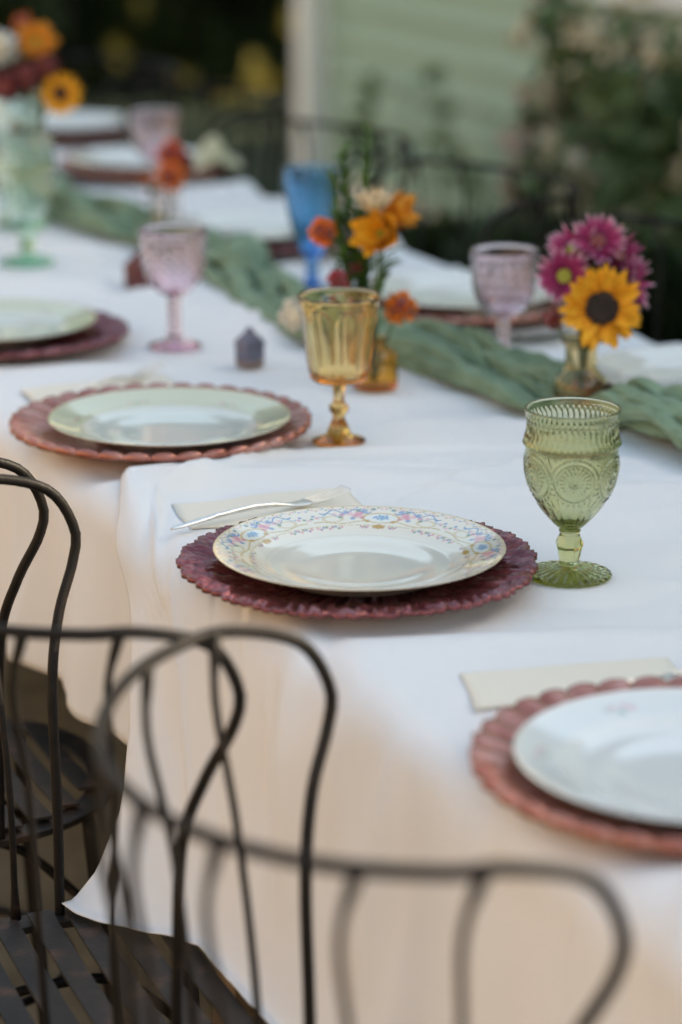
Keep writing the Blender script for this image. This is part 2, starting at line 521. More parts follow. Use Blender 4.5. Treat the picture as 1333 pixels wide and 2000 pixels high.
# tall flowering plants before the house wall
def tall_plant(label, loc, h, spread, stems, seed, leafn, bloomn, mat_b, bsize=.035):
    t = thing('flowering_plant', label, 'plant', loc, 0, 'flowering plants against the house')
    rg = np.random.default_rng(seed)
    lp, bp, st = [], [], []
    for i in range(stems):
        a = rg.uniform(0, 6.28); rr = spread * rg.uniform(.2, 1)
        top = np.array([math.cos(a) * rr, math.sin(a) * rr, h * rg.uniform(.75, 1.05)])
        pth = cr([(top[0] * .25, top[1] * .25, 0), tuple(top * [.6, .6, .5]), tuple(top)], 14)
        st.append((tube_arrays(pth, np.linspace(.008, .003, 14), 5).reshape(-1, 3), grid_quads(5, 14, True)))
        s = rg.uniform(0.05, 1, leafn)
        base = np.stack([np.interp(s, np.linspace(0, 1, 14), pth[:, j]) for j in range(3)], 1)
        lp.append(base + rg.normal(size=(leafn, 3)) * np.array([.06, .06, .03]) * (1.25 - s)[:, None])
        if bloomn:
            s = rg.uniform(.5, 1, bloomn)
            base = np.stack([np.interp(s, np.linspace(0, 1, 14), pth[:, j]) for j in range(3)], 1)
            bp.append(base + rg.normal(size=(bloomn, 3)) * .03)
    inst('stems', join('stems', st, M['stem']), t)
    tag(inst('leaves', leaf_mesh('leaves', np.vstack(lp), .045, M['mid_leaf'] , .5, seed), t), kind='stuff')
    if bloomn:
        b = np.repeat(np.vstack(bp), 9, axis=0)
        b += rg.normal(size=b.shape) * bsize * .55
        tag(inst('blossoms', leaf_mesh('blossoms', b, bsize * .6, mat_b, .8, seed + 1), t), kind='stuff')
    return t

tall_plant('slender leafy stalk standing alone before the bare green wall', (2.55, 4.95, 0), .62, .02, 1, 3, 30, 0, None)
tall_plant('short leafy stalk low against the wall right of the corner post', (2.55, 5.5, 0), .50, .03, 1, 4, 26, 0, None)
tall_plant('stout leafy stalk behind the far chair back', (2.55, 4.70, 0), .42, .03, 1, 8, 30, 0, None)
tall_plant('tall dark stalk leaning at the left of the flowering bush', (2.25, 3.72, 0), 1.0, .06, 4, 5, 80, 2, M['bloom_pink'])
tall_plant('bushy plant with pale pink blossoms left of the flowering bush', (2.15, 3.56, 0), .66, .12, 7, 6, 50, 7, M['bloom_pink'])
tall_plant('large bush full of cream blossoms before the wall', (2.1, 3.18, 0), .90, .17, 14, 7, 90, 9, M['bloom'])
tall_plant('dense dark green bush with few cream blossoms at the right end of the wall', (2.0, 2.74, 0), .92, .18, 16, 9, 130, 4, M['bloom'])
for i, (loc, rad, lab) in enumerate([((2.05, 3.75, 0), (.3, .4, .20), 'low dark clump under the pink blossoms'),
                                     ((1.9, 3.1, 0), (.3, .4, .25), 'low dark clump under the cream blossoms'),
                                     ((1.8, 2.45, 0), (.3, .45, .27), 'low dark clump at the right edge behind the magenta daisies')]):
    shrub('border_clump', lab, loc, rad, 2000, 90 + i, M['dark_leaf'], .045, 'plant', 'low clumps along the house border')

# ------------------------------------------------------------------ table and cloths
XE0, XE1, TZ = -.150, .772, .75            # cloth edges and the height of the cloth top
table = thing('trestle_table', 'long wooden table hidden under two white tablecloths', 'table', (.31, 1.1, 0))
inst('tabletop', box('tabletop', -.445, .445, -2.55, 2.8, .70, .739, M['wood']), table)
for sx in (-.36, .36):
    for y in (-2.4, -.95, .8, 2.6):
        inst('leg', box('leg', sx - .03, sx + .03, y - .03, y + .03, 0, .70, M['wood']), table)
inst('stretcher', box('stretcher', -.02, .02, -2.37, 2.57, .2, .28, M['wood']), table)

N1, N2, N3, N4 = Noise(1), Noise(2), Noise(3), Noise(4)

def profile(L0, L1, ns):
    """cross-section from near hem over the table to the far hem: returns s, x, z, nx, nz, drop0, drop1"""
    rc = .028
    arc = rc * math.pi / 2
    wtop = XE1 - XE0 - 2 * rc
    tot = L0 + arc + wtop + arc + L1
    s = np.linspace(0, tot, ns)
    x = np.zeros(ns); z = np.zeros(ns); nx = np.zeros(ns); nz = np.zeros(ns)
    for i, si in enumerate(s):
        if si < L0:
            x[i], z[i], nx[i], nz[i] = XE0, TZ - rc - (L0 - si), -1, 0
        elif si < L0 + arc:
            a = (si - L0) / rc
            x[i], z[i], nx[i], nz[i] = XE0 + rc - rc * math.cos(a), TZ - rc + rc * math.sin(a), -math.cos(a), math.sin(a)
        elif si < L0 + arc + wtop:
            x[i], z[i], nx[i], nz[i] = XE0 + rc + si - L0 - arc, TZ, 0, 1
        elif si < L0 + 2 * arc + wtop:
            a = (si - L0 - arc - wtop) / rc
            x[i], z[i], nx[i], nz[i] = XE1 - rc + rc * math.sin(a), TZ - rc + rc * math.cos(a), math.sin(a), math.cos(a)
        else:
            x[i], z[i], nx[i], nz[i] = XE1, TZ - rc - (si - L0 - 2 * arc - wtop), 1, 0
    d0 = np.clip((L0 + arc - s) / (L0 + arc), 0, 1)
    d1 = np.clip((s - (tot - L1 - arc)) / (L1 + arc), 0, 1)
    return s, x, z, nx, nz, d0, d1

CALM = [(-.03, -.065, .10), (-.013, .48, .10), (-.03, -.628, .10), (-.026, 1.03, .10), (.625, .41, .10), (.60, .965, .10), (.54, 1.56, .10), (.645, 2.32, .1), (.685, 2.86, .1),
        (.144, -.139, .04), (.155, .388, .03), (.165, .914, .04), (.475, .63, .04), (.172, 1.547, .04), (.469, 1.176, .04), (.55, 2.02, .04), (.465, .41, .035), (.30, .606, .03),
        (.436, 1.668, .03), (.262, 1.86, .04), (.209, .772, .02), (.256, 1.301, .02), (.605, .815, .06), (-.013, .178, .07), (.012, -.372, .07)]

def top_wrinkle(x, y, seed):
    w1 = N1(x * 1.6 + seed, y * 6.5 + x * 2.2 + seed)
    a = w1 * .0145                                                    # broad soft folds running across the table
    r1 = (1 - np.abs(N2(x * 1.9 + seed + 3, y * 5.0 - x * 2.6 + seed))) ** 7 * .0110      # narrow raised creases
    r2 = (1 - np.abs(N3(x * 4.2 + 9 + seed, y * 7 + x * 3.0 + seed))) ** 6 * .0050
    b = N4(x * 9 + seed, y * 20 - x * 4) * .0010 + N2(x * 2.6 + 31, y * 15 + x * 5.5 + seed) * .0088
    h = a + r1 + r2 + b - .0005
    calm = np.zeros_like(h)
    for cx, cy, rr in CALM:
        calm = np.maximum(calm, 1 - sstep(rr, rr + .055, np.hypot(x - cx, y - cy)))
    return np.maximum(h * (1 - calm), -.0075) - .0006 * calm

def cloth(name, label, L0, L1, y0, y1, ns, nt, lift, seed, front=False):
    s, x, z, nx, nz, d0, d1 = profile(L0, L1, ns)
    t = np.linspace(0, 1, nt)
    S, T = np.meshgrid(np.arange(ns), t, indexing='ij')
    X, Z, NX, NZ, D0, D1 = (np.repeat(a[:, None], nt, 1) for a in (x, z, nx, nz, d0, d1))
    Y = y0 + (y1 - y0) * T
    D = np.maximum(D0, D1)
    topw = 1 - sstep(0, .25, D)
    disp = lift + top_wrinkle(X, Y, seed) * topw
    # hanging folds widen towards the hem
    ph = Y * 2 * math.pi / .17 + 2.2 * N3(Y * 3.0 + seed, seed + .5 + 0 * Y)
    fold = (np.sin(ph) * .6 + .5 * N2(Y * 11 + seed, D * 1.2 + seed)) 
    fine = N4(Y * 30 + seed, D * 1.5)
    amp = sstep(.0, 1, D)
    if front:
        amp = amp * (1 - .8 * sstep(.55, .95, D) * (D0 > 0))
    crease_ = (1 - np.abs(N1(Y * 7 + seed * 1.7, D * .5 + seed))) ** 8
    disp = disp + amp * (.017 * fold + .013) + .009 * crease_ * sstep(.04, .3, D) + .003 * sstep(.05, .4, D) * fine
    disp = disp + .008 * sstep(.06, .2, D) * (1 - sstep(.25, .6, D)) * np.maximum(0, N2(Y * 26 + seed, seed + 0 * Y)) 
    if front:
        rest = 1 - .96 * sstep(.4, .85, D) * (D0 > 0)        # the part lying on the seats is smooth
        disp = disp * rest + .014 * (1 - rest)
    else:
        under = sstep(.17, .27, Y)                           # pressed down where the other cloth lies on it
        disp = disp * under - .0055 * (1 - under)
    X = X + NX * disp
    Z = Z + NZ * disp + (.012 * N1(Y * 2.2 + seed, 3.3 + 0 * Y) * D if not front else 0)
    if front:
        # seam of the upper cloth across the table top
        edge = np.interp(X, [-.3, -.15, -.106, .107, .33, .50, .78], [.20, .235, .345, .364, .318, .31, .30])
        Y = y0 + (edge - y0) * T
        near_edge = np.exp(-((Y - (edge - .016)) / .015) ** 2)
        Z = Z + NZ * near_edge * .007 * (1 - sstep(0, .03, D))
        # near drop: pulled towards the seats and laid upon them
        zt = np.maximum(Z, .0)
        dd = np.clip((TZ - Z) / (TZ - .458), 0, 1.3) * (D0 > 0)
        out = np.interp(dd, [0, .1, .25, .55, .78, .93, 1.0, 1.3], [0, .010, .018, .036, .062, .092, .118, .15])
        wgt = sstep(.03, .24, Y)
        outm = .35 * out + .65 * out * wgt
        # slack on the seat becomes length along it
        lay = np.clip(.458 - Z, 0, 1)
        X = np.where(D0 > 0, X - outm - lay * .30, X)
        Z = np.where(D0 > 0, np.maximum(Z, .458 + .002 * N2(X * 40, Y * 40)), Z)
        pull = np.interp(dd, [0, .1, .17, .28, .58, .7, .8, 1.0, 1.3], [0, .045, .075, .11, .168, .19, .20, .225, .25])
        Y = np.where(D0 > 0, Y - pull * sstep(-.35, .25, Y), Y)
        # the hem on the seat runs in from the corner
        crease = np.exp(-((Y - (.10 - .9 * (Z - .69))) / .006) ** 2) * (D0 > 0) * sstep(.66, .70, Z) * (1 - sstep(.735, .75, Z))
        X = X - crease * .003
    P = np.stack([X, Y, Z], -1)
    me = grid_mesh(name, P, mat=M['cloth'])
    o = inst(name, me)
    sol = o.modifiers.new('hem', 'SOLIDIFY'); sol.thickness = .0011; sol.offset = 1
    tag(o, label, 'tablecloth', 'white tablecloths on the long table')
    return o

cloth('tablecloth', 'white tablecloth over the far half of the table with a short hanging side', .205, .23, -.35, 4.0, 150, 560, .001, 3)
cloth('tablecloth', 'white tablecloth over the near half whose corner lies on the chair seat', .285, .25, -1.5, .36, 190, 330, .0035, 17, True)

# green gauze runner, scrunched like a loose rope
def runner():
    n = 760
    c = cr([(.50, -1.1, 0), (.52, -.5, 0), (.525, -.1, 0), (.515, .14, 0), (.49, .30, 0), (.46, .44, 0), (.43, .62, 0), (.395, .80, 0), (.375, .95, 0), (.385, 1.18, 0), (.42, 1.42, 0),
            (.425, 1.62, 0), (.37, 1.82, 0), (.37, 2.05, 0), (.40, 2.4, 0), (.36, 2.9, 0), (.40, 3.5, 0)], n)
    t = np.gradient(c, axis=0); t /= np.linalg.norm(t, axis=1)[:, None]
    side = np.stack([t[:, 1], -t[:, 0]], 1)
    u = np.concatenate([[0], np.cumsum(np.linalg.norm(np.diff(c, axis=0), axis=1))])
    flat = np.ones(n)                                     # pressed flat under the vases
    for vx, vy in ((.465, .41), (.436, 1.668)):
        flat = np.minimum(flat, .30 + .70 * sstep(.02, .075, np.hypot(c[:, 0] - vx, c[:, 1] - vy)))
    parts = []
    ns = 22
    a = np.linspace(0, 2 * math.pi, ns, endpoint=False)
    rg = np.random.default_rng(4)
    K = 15
    for k in range(K):                                    # the gauze gathers into loose folds that cross and twist
        ph = rg.uniform(0, 6.28); fr = rg.uniform(5.5, 12)
        lat = (k / (K - 1) - .5) * .078 + .021 * np.sin(u * fr + ph + 1.4 * N4(u * 2.2 + k, k + 0 * u)) + .016 * N1(u * 7.5 + k * 7, k * 1.3 + 0 * u)
        lat = np.clip(lat, -.052, .052)
        hz = .012 + .011 * np.sin(u * fr * 1.3 + ph * 2) + .010 * N2(u * 11 + k * 3, k + 0 * u) + .010 * (1 - (lat / .055) ** 2)
        rw = .0098 + .0055 * N3(u * 13 + k * 5, k * .7 + 0 * u)
        rh = .0080 + .0045 * N4(u * 15 + k * 5, k * .9 + 0 * u)
        hz = np.maximum(hz * flat, rh * flat * .9 + .001)
        A, U = np.meshgrid(a, u, indexing='ij')
        tw = U * 7 * (1 if k % 2 else -1) + ph
        wr = 1 + .17 * np.sin(A * 4 + tw) + .14 * np.sin(A * 8 - tw * 1.6) + .16 * N1(U * 45 + k, A * 2.4 + tw) + .12 * N2(U * 95 + A * 3, A * 5 + k)
        dl = np.cos(A) * rw[None] * wr
        dz = np.sin(A) * (rh * flat)[None] * wr
        X = c[:, 0][None] + side[:, 0][None] * (lat[None] + dl)
        Y = c[:, 1][None] + side[:, 1][None] * (lat[None] + dl)
        Z = np.maximum(TZ + .0045 + hz[None] + dz, TZ + .0040)
        parts.append((np.stack([X, Y, Z], -1).reshape(-1, 3), grid_quads(ns, n, True)))
    o = inst('table_runner', join('table_runner', parts, M['gauze']))
    tag(o, 'sage green gauze runner scrunched along the middle of the table', 'runner')
runner()

# ------------------------------------------------------------------ chairs
def make_chair(label):
    t = thing('iron_chair', label, 'chair')
    rail = [(.020, -.174, .44), (.022, -.178, .55), (.024, -.190, .66), (.037, -.210, .72), (.0555, -.224, .765), (.0585, -.227, .795), (.036, -.229, .832), (-.015, -.228, .848),
            (-.055, -.218, .848), (-.11, -.175, .845), (-.152, -.11, .842), (-.174, -.04, .841), (-.174, .04, .841), (-.152, .11, .842), (-.11, .175, .845), (-.055, .218, .848),
            (-.015, .228, .848), (.036, .229, .832), (.0585, .227, .795), (.0555, .224, .765), (.037, .210, .72), (.024, .190, .66), (.022, .178, .55), (.020, .174, .44)]
    inst('back_rail', tube('back_rail', cr(rail, 150), .0048, 12, M['iron']), t)
    top = cr(rail, 400)
    for yv in (-.226, -.19, -.115, -.04, .04, .115, .19, .226):
        cand = top[top[:, 2] > .835]
        i = np.argmin(np.abs(cand[:, 1] - yv) + (cand[:, 0] > .012) * 1)
        p = cand[i]
        a = math.atan2(p[1], p[0])
        rs = .168
        foot = np.array([rs * math.cos(a), rs * math.sin(a), .452])
        path = cr([p, [p[0] - .006, p[1] * .93, p[2] - .05], [p[0] * .68 + foot[0] * .31, p[1] * .85, .71], [p[0] * .28 + foot[0] * .71, foot[1] * .98, .58], foot], 26)
        wl = np.full(26, .0032); wl[0] = .0052; wl[1] = .0044; wl[-1] = .0054; wl[-2] = .0042      # weld beads at both ends
        inst('spindle', tube('spindle', path, wl, 8, M['iron']), t)
    # seat ring: flat strap with rounded corners
    n = 96
    a = np.linspace(0, 2 * math.pi, n, endpoint=False)
    def ring(r):
        k = (np.abs(np.cos(a)) ** 3 + np.abs(np.sin(a)) ** 3) ** (-1 / 3)
        return r * (.7 + .3 * k)
    prof = [(.157, .440), (.183, .440), (.183, .4465), (.157, .4465)]
    P = np.stack([np.stack([ring(r) * np.cos(a), ring(r) * np.sin(a), 0 * a + z], -1) for r, z in prof], 1)
    inst('seat_ring', grid_mesh('seat_ring', P, True, True, M['slat'], False, outward=True), t)
    for i, xs in enumerate(np.linspace(-.136, .136, 9)):
        hw = .0112
        half = math.sqrt(max(.001, .166 ** 2 - xs ** 2)) * 1.03
        ys = np.linspace(-half, half, 9)
        sag = -.004 * (1 - (ys / half) ** 2) 
        P = np.stack([np.stack([0 * ys + xs + dx_, ys, .4505 + sag + dz], -1) for dx_, dz in ((-hw, 0), (hw, 0), (hw, .003), (-hw, .003))], 0)
        inst('slat', grid_mesh('slat', P, cu=True, mat=M['slat'], smooth=False, caps=True, outward=True), t)
    for sx, sy in ((1, 1), (1, -1), (-1, 1), (-1, -1)):
        inst('leg', tube('leg', cr([(sx * .125, sy * .125, .438), (sx * .135, sy * .135, .3), (sx * .16, sy * .165, .012)], 14), .0075, 10, M['iron']), t)
    for s in (-1, 1):
        inst('brace', tube('brace', cr([(-.13, s * .135, .33), (-.06, s * .11, .40), (0, s * .10, .415), (.06, s * .11, .40), (.13, s * .135, .33)], 24), .005, 8, M['iron']), t)
    inst('foot_ring', tube('foot_ring', np.array([(.135 * math.cos(q), .135 * math.sin(q), .24) for q in np.linspace(0, 2 * math.pi, 41)]), .005, 8, M['iron']), t)
    return t

GCH = 'black iron chairs along both sides of the table'
ch = make_chair('black iron chair nearest the camera, its blurred back rail crossing the bottom')
ch['group'] = GCH
ch.location = (-.282, -.645, 0)
ch.rotation_euler = (0, 0, R(-1.9))
CH = [(-.325, -.165, R(-3.1), 'black iron chair with the tablecloth corner lying on its slatted seat'),
      (-.311, .372, R(-1), 'black iron chair at the left edge beneath the hanging side of the far tablecloth'),
      (.835, .83, R(181), 'black iron chair on the house side behind the magenta daisies'),
      (.83, 1.45, R(178), 'black iron chair on the house side beside the blue goblet before the green wall'),
      (.82, 2.02, R(183), 'black iron chair on the house side left of the blue goblet'),
      (.85, 2.62, R(180), 'black iron chair on the house side behind the folded green napkin'),
      (.86, 3.25, R(179), 'black iron chair at the far end of the house side of the table')]
for x, y, rz, lab in CH:
    copy_thing(ch, (x, y, 0), rz, lab)

# ------------------------------------------------------------------ chargers and plates
def plum_charger_mesh():
    nth, nr = 720, 58
    th = np.linspace(0, 2 * math.pi, nth, endpoint=False)
    u = np.concatenate([np.linspace(.02, .45, 14, endpoint=False), np.linspace(.45, 1, nr - 14)])
    T, U = np.meshgrid(th, u, indexing='ij')
    lob = np.abs(np.sin(T * 13 + .5 * np.sin(T * 3))) ** .6 * .0048 + np.abs(np.sin(T * 37 + 1.3 * np.sin(T * 5))) ** .55 * .0044
    edge = .1532 + lob + .0015 * np.sin(T * 5 + 1)
    Rr = edge * U
    base = .0045 + .0135 * sstep(.55, 1, U) ** 1.1
    nz = Noise(21, 256)
    k = T * 256 / (2 * math.pi)
    rid = 1 - np.abs(nz(k * .5 + 2.0 * nz(k * .125, U * 5), U * 3.2)) * 2.2
    rid2 = 1 - np.abs(nz(k + 40 + 1.5 * nz(k * .25, U * 9), U * 8)) * 2
    amp = sstep(.25, .6, U)
    Z = base + amp * (.0025 * rid + .0017 * rid2) * (1 - .65 * sstep(.93, 1, U)) 
    top = np.stack([Rr * np.cos(T), Rr * np.sin(T), Z], -1)
    Zb = base - .0035 - .001 * amp
    bot = np.stack([Rr * np.cos(T), Rr * np.sin(T), np.maximum(Zb, .0006)], -1)[:, ::-1]
    P = np.concatenate([top, bot], 1)
    return grid_mesh('charger', P, cu=True, mat=M['plum'], caps=True, outward=True)

def rose_charger_mesh():
    nth, nr = 480, 40
    th = np.linspace(0, 2 * math.pi, nth, endpoint=False)
    u = np.linspace(.02, 1, nr)
    T, U = np.meshgrid(th, u, indexing='ij')
    npan = 36
    ph = (T * npan / (2 * math.pi)) % 1
    arch = np.sqrt(np.clip(1 - (2 * ph - 1) ** 2, 0, 1))
    edge = .160 + .004 * arch
    Rr = edge * U
    base = .0045 + .016 * sstep(.55, 1, U) ** 1.1
    Z = base + sstep(.5, .7, U) * (.0056 * arch - .0028) + .002 * np.exp(-((U - .965) / .018) ** 2)
    top = np.stack([Rr * np.cos(T), Rr * np.sin(T), Z], -1)
    bot = np.stack([Rr * np.cos(T), Rr * np.sin(T), np.maximum(base - .0045, .0006)], -1)[:, ::-1]
    return grid_mesh('charger', np.concatenate([top, bot], 1), cu=True, mat=M['copper'], caps=True, outward=True)

def plate_mesh(style, nth=900):
    prof = np.array([(.0006, .0040), (.03, .0042), (.050, .0045), (.057, .0054), (.063, .0069), (.069, .0078), (.080, .0087), (.087, .0103), (.0925, .0125), (.0955, .0140), (.099, .0152), (.112, .0186), (.124, .0222), (.1285, .0238),
                     (.1302, .0246), (.1310, .0244), (.1306, .0232), (.128, .0216), (.112, .0162), (.098, .0120), (.091, .0085), (.085, .0045), (.081, .0012), (.0775, .0000), (.074, .0000), (.072, .0016), (.03, .0018), (.0006, .0018)])
    # denser along the decorated rim
    seg = []
    for i in range(len(prof) - 1):
        a, b = prof[i], prof[i + 1]
        L = np.linalg.norm(b - a)
        m = max(1, int(L / (.0011 if (i >= 4 and i <= 12) else .006)))
        seg.append(a + (b - a) * np.linspace(0, 1, m, endpoint=False)[:, None])
    prof2 = np.vstack(seg + [prof[-1:]])
    # round the profile off a little, keeping its ends
    sm = prof2.copy()
    for _ in range(2):
        sm[1:-1] = .25 * sm[:-2] + .5 * sm[1:-1] + .25 * sm[2:]
    prof2 = sm
    top = np.arange(len(prof2)) < np.argmax(prof2[:, 0])
    T, Rr = np.meshgrid(np.linspace(0, 2 * math.pi, nth, endpoint=False), prof2[:, 0], indexing='ij')
    TOP = np.repeat(top[None], nth, 0)
    col = np.ones(T.shape + (3,))
    ivory = np.array([.80, .765, .675])
    col *= ivory
    def mixc(mask, c):
        m = np.clip(mask, 0, 1)[..., None] * TOP[..., None]
        col[:] = col * (1 - m) + np.array(c) * m
    BL, PK, GD, GN, PU = (.10, .24, .50), (.66, .24, .33), (.48, .27, .03), (.09, .24, .13), (.33, .14, .30)
    rim = Rr > .128
    if style == 'medallion':
        nrep = 5
        per = 2 * math.pi / nrep
        ta = (T - R(79 - 24.3) + per / 2) % per - per / 2
        a = ta * .113 / 1.30                         # arc length on the rim
        r = (Rr - .1125) / 1.12
        nzb = Noise(33, 128)
        def spot(cx, cr_, rad, soft=.0006):
            return 1 - sstep(rad - soft, rad + soft, np.hypot(a - cx, r - cr_))
        def curve(cx0, cx1, f, wd):
            inside = (a > cx0) & (a < cx1)
            return np.where(inside, 1 - sstep(wd * .5, wd, np.abs(r - f(a))), 0)
        mixc(.35 * (1 - sstep(.10, .13, Rr)) * (Rr > .095), (.80, .76, .62))
        A = np.abs(a)
        # gold scroll shell round the centre
        sh = np.hypot(a / 1.9, r + .002)
        mixc((1 - sstep(.0003, .0011, np.abs(sh - .0072))) * .75, (.55, .38, .12))
        mixc((1 - sstep(.0005, .0012, np.abs(np.hypot((A - .036) / 1.6, r + .003) - .0045))) * .6 * (A < .05), (.62, .48, .22))
        mixc((sh < .006) * .55, (.74, .80, .80))
        for i in range(16):                          # blue bloom inside
            q = i * 2.4; rr = .0006 * math.sqrt(i) * 1.5
            mixc(spot(rr * math.cos(q) * 1.7, -.001 + rr * math.sin(q), .0011) * .8, (.10 + .02 * (i % 3), .26 + .03 * (i % 4), .55))
        for sgn in (-1, 1):
            for i, (cx, cy, rd, c) in enumerate([(.0165, .004, .0032, PK), (.019, .0005, .0026, PK), (.0145, -.0015, .002, PK), (.023, .004, .0026, (.74, .42, .48)), (.021, -.003, .002, BL),
                                                 (.0125, .0085, .0022, BL), (.0285, .0025, .0022, PK), (.017, .0085, .0018, GN), (.0255, .0075, .0018, BL), (.030, -.001, .0017, GN),
                                                 (.0335, .004, .0018, (.72, .46, .5)), (.007, .0105, .0018, GN), (.010, -.007, .002, GD)]):
                wob = spot(sgn * cx, cy, rd * (1 + 0), .0009)
                mixc(wob * (.55 + .45 * np.abs(nzb(a * 1500, r * 1500))), c)
            mixc(curve(*sorted((sgn * .008, sgn * .044)), lambda q: .0075 + .0028 * np.sin(np.abs(q) * 420), .0011) * .85, BL)
            mixc(curve(*sorted((sgn * .024, sgn * .046)), lambda q: .003 + .0025 * np.sin(np.abs(q) * 500 + 1.5), .0009) * .8, (.2, .36, .56))
            mixc(curve(*sorted((sgn * .012, sgn * .052)), lambda q: -.0085 + .002 * np.sin(np.abs(q) * 160), .0010) * .75, (.55, .40, .14))
            for i in range(26):                      # fine garland running all round
                mixc(spot(sgn * (.0015 + .0023 * i), .0118 + .0012 * math.sin(i * 1.9), .0009, .0006) * .7, (PK, GN, BL, (.74, .45, .5), GD)[i % 5])
            for i in range(8):                       # spray between two motifs
                mixc(spot(sgn * (.0475 + .0021 * i), .003 * math.sin(i * 1.7), .0014, .0008) * .8, (PK, BL, GN, (.74, .45, .5))[i % 4])
        # gold fan, sprigs and a fine line on the inner slope
        mixc(spot(0, -.0145, .0030) * .85, GD)
        mixc(spot(.0034, -.0150, .0020) * .8 + spot(-.0034, -.0150, .0020) * .8, GD)
        for sgn in (-1, 1):
            for i in range(5):
                mixc(spot(sgn * (.009 + .0014 * i), -.0150 - .0012 * (i % 2), .0010) * .8, (PK, PU, GN)[i % 3])
            for i in range(9):
                mixc(spot(sgn * (.031 + .0026 * i), -.0155 - .0012 * math.sin(i * 2.0), .0013) * .75, (PK, GN, BL, PU)[i % 4])
        mixc((1 - sstep(.0004, .0010, np.abs(Rr - .0975))) * (np.abs(np.sin(ta * 40)) > .25) * .6, (.55, .40, .14))
        mixc((1 - sstep(.0003, .0008, np.abs(Rr - .083))) * .45, (.62, .52, .36))
        mixc(rim * .75, (.72, .58, .34))
    elif style == 'celadon':
        mixc((Rr > .094) * .85, (.55, .58, .42))
        mixc((Rr <= .094) * .9, (.66, .69, .64))
        ta = (T % (2 * math.pi / 6)) - math.pi / 6
        for i in range(5):
            mixc((1 - sstep(.001, .0035, np.hypot((ta - .05 * (i - 2)) * .1, Rr - .101 - .002 * math.sin(i * 2)))) * .6, ((.3, .25, .12), PK, GN)[i % 3])
        mixc((1 - sstep(.0005, .0014, np.abs(Rr - .0945))) * .5, (.40, .36, .2))
        mixc(rim * .8, (.60, .50, .28))
    elif style == 'rosebud':
        col[:] = np.array([.76, .77, .76])
        ta = (T % (2 * math.pi / 6)) - math.pi / 6
        for i, c in enumerate([PK, (.70, .36, .42), GN, PK, (.40, .45, .35)]):
            mixc((1 - sstep(.0015, .0050, np.hypot((ta - .045 * (i - 2)) * .1, Rr - .110 - .004 * math.sin(i * 2.3)))) * .6, c)
        mixc((1 - sstep(.008, .016, np.abs(Rr - .112))) * .25, (.55, .64, .66))
        mixc(rim * .3, (.7, .62, .45))
    else:
        col[:] = np.array([.78, .765, .71])
        mixc(rim * .55, (.66, .54, .32))
        mixc((1 - sstep(.0006, .0016, np.abs(Rr - .097))) * .5, (.58, .50, .3))
    P = np.stack([Rr * np.cos(T), Rr * np.sin(T), np.repeat(prof2[None, :, 1], nth, 0)], -1)
    return grid_mesh('plate', P, cu=True, mat=M['china'], caps=True, outward=True, col=col)

ME = dict(plum=plum_charger_mesh(), rose=rose_charger_mesh(), med=plate_mesh('medallion'), cel=plate_mesh('celadon', 360), bud=plate_mesh('rosebud', 360), plain=plate_mesh('plain', 240))
Z0 = TZ + .0045
def setting(x, y, cm, pm, cl, pl, offx=0, offy=0, rot=0, zc=0):
    c = inst('charger', ME[cm], None, (x, y, Z0 + zc), rot); tag(c, cl, 'charger', 'charger plates under the dinner plates')
    p = inst('plate', ME[pm], None, (x + offx, y + offy, Z0 + zc + .0075), 0); tag(p, pl, 'plate', 'dinner plates')
setting(-.029, -.064, 'plum', 'med', 'scalloped plum charger under the flower-banded plate beside the green goblet', 'white china plate with blue and pink flower medallions on its rim', -.002, -.006)
setting(-.013, .485, 'rose', 'cel', 'rose copper fluted charger left of the amber goblet', 'pale celadon plate left of the amber goblet', .0, -.028, .1)
setting(-.013, -.610, 'rose', 'bud', 'rose copper fluted charger cut off at the right edge nearest the camera', 'white plate with pink rosebuds cut off at the lower right edge', -.010, -.014, .3)
setting(-.026, 1.03, 'plum', 'cel', 'dark plum charger at the left edge beyond the celadon setting', 'pale celadon plate at the left edge left of the pink goblet', -.01, .0, .6)
setting(.625, .41, 'plum', 'plain', 'plum charger at the right edge behind the sunflower bud vase', 'cream plate at the right edge behind the sunflower bud vase', 0, 0, .9)
setting(.60, .965, 'rose', 'plain', 'rose brown charger behind the pink goblet on the house side', 'cream plate behind the pink goblet on the house side', 0, 0, .2)
setting(.54, 1.56, 'plum', 'plain', 'plum charger left of the blue goblet on the house side', 'cream plate left of the blue goblet on the house side', 0, 0, .4)
setting(.645, 2.32, 'rose', 'plain', 'rose brown charger under the plate with the folded green napkin', 'white plate with a folded green napkin resting on it', -.01, 0, .5)
setting(.685, 2.86, 'plum', 'plain', 'plum charger at the far end of the table behind the sunflowers', 'white plate at the far end of the table behind the sunflowers', 0, 0, .7)
sa = inst('saucer', plate_mesh('plain', 200), None, (.605, .815, Z0 + .001)); sa.scale = (.62, .62, .55)
tag(sa, 'small cream saucer behind the stem of the right pink goblet', 'saucer')

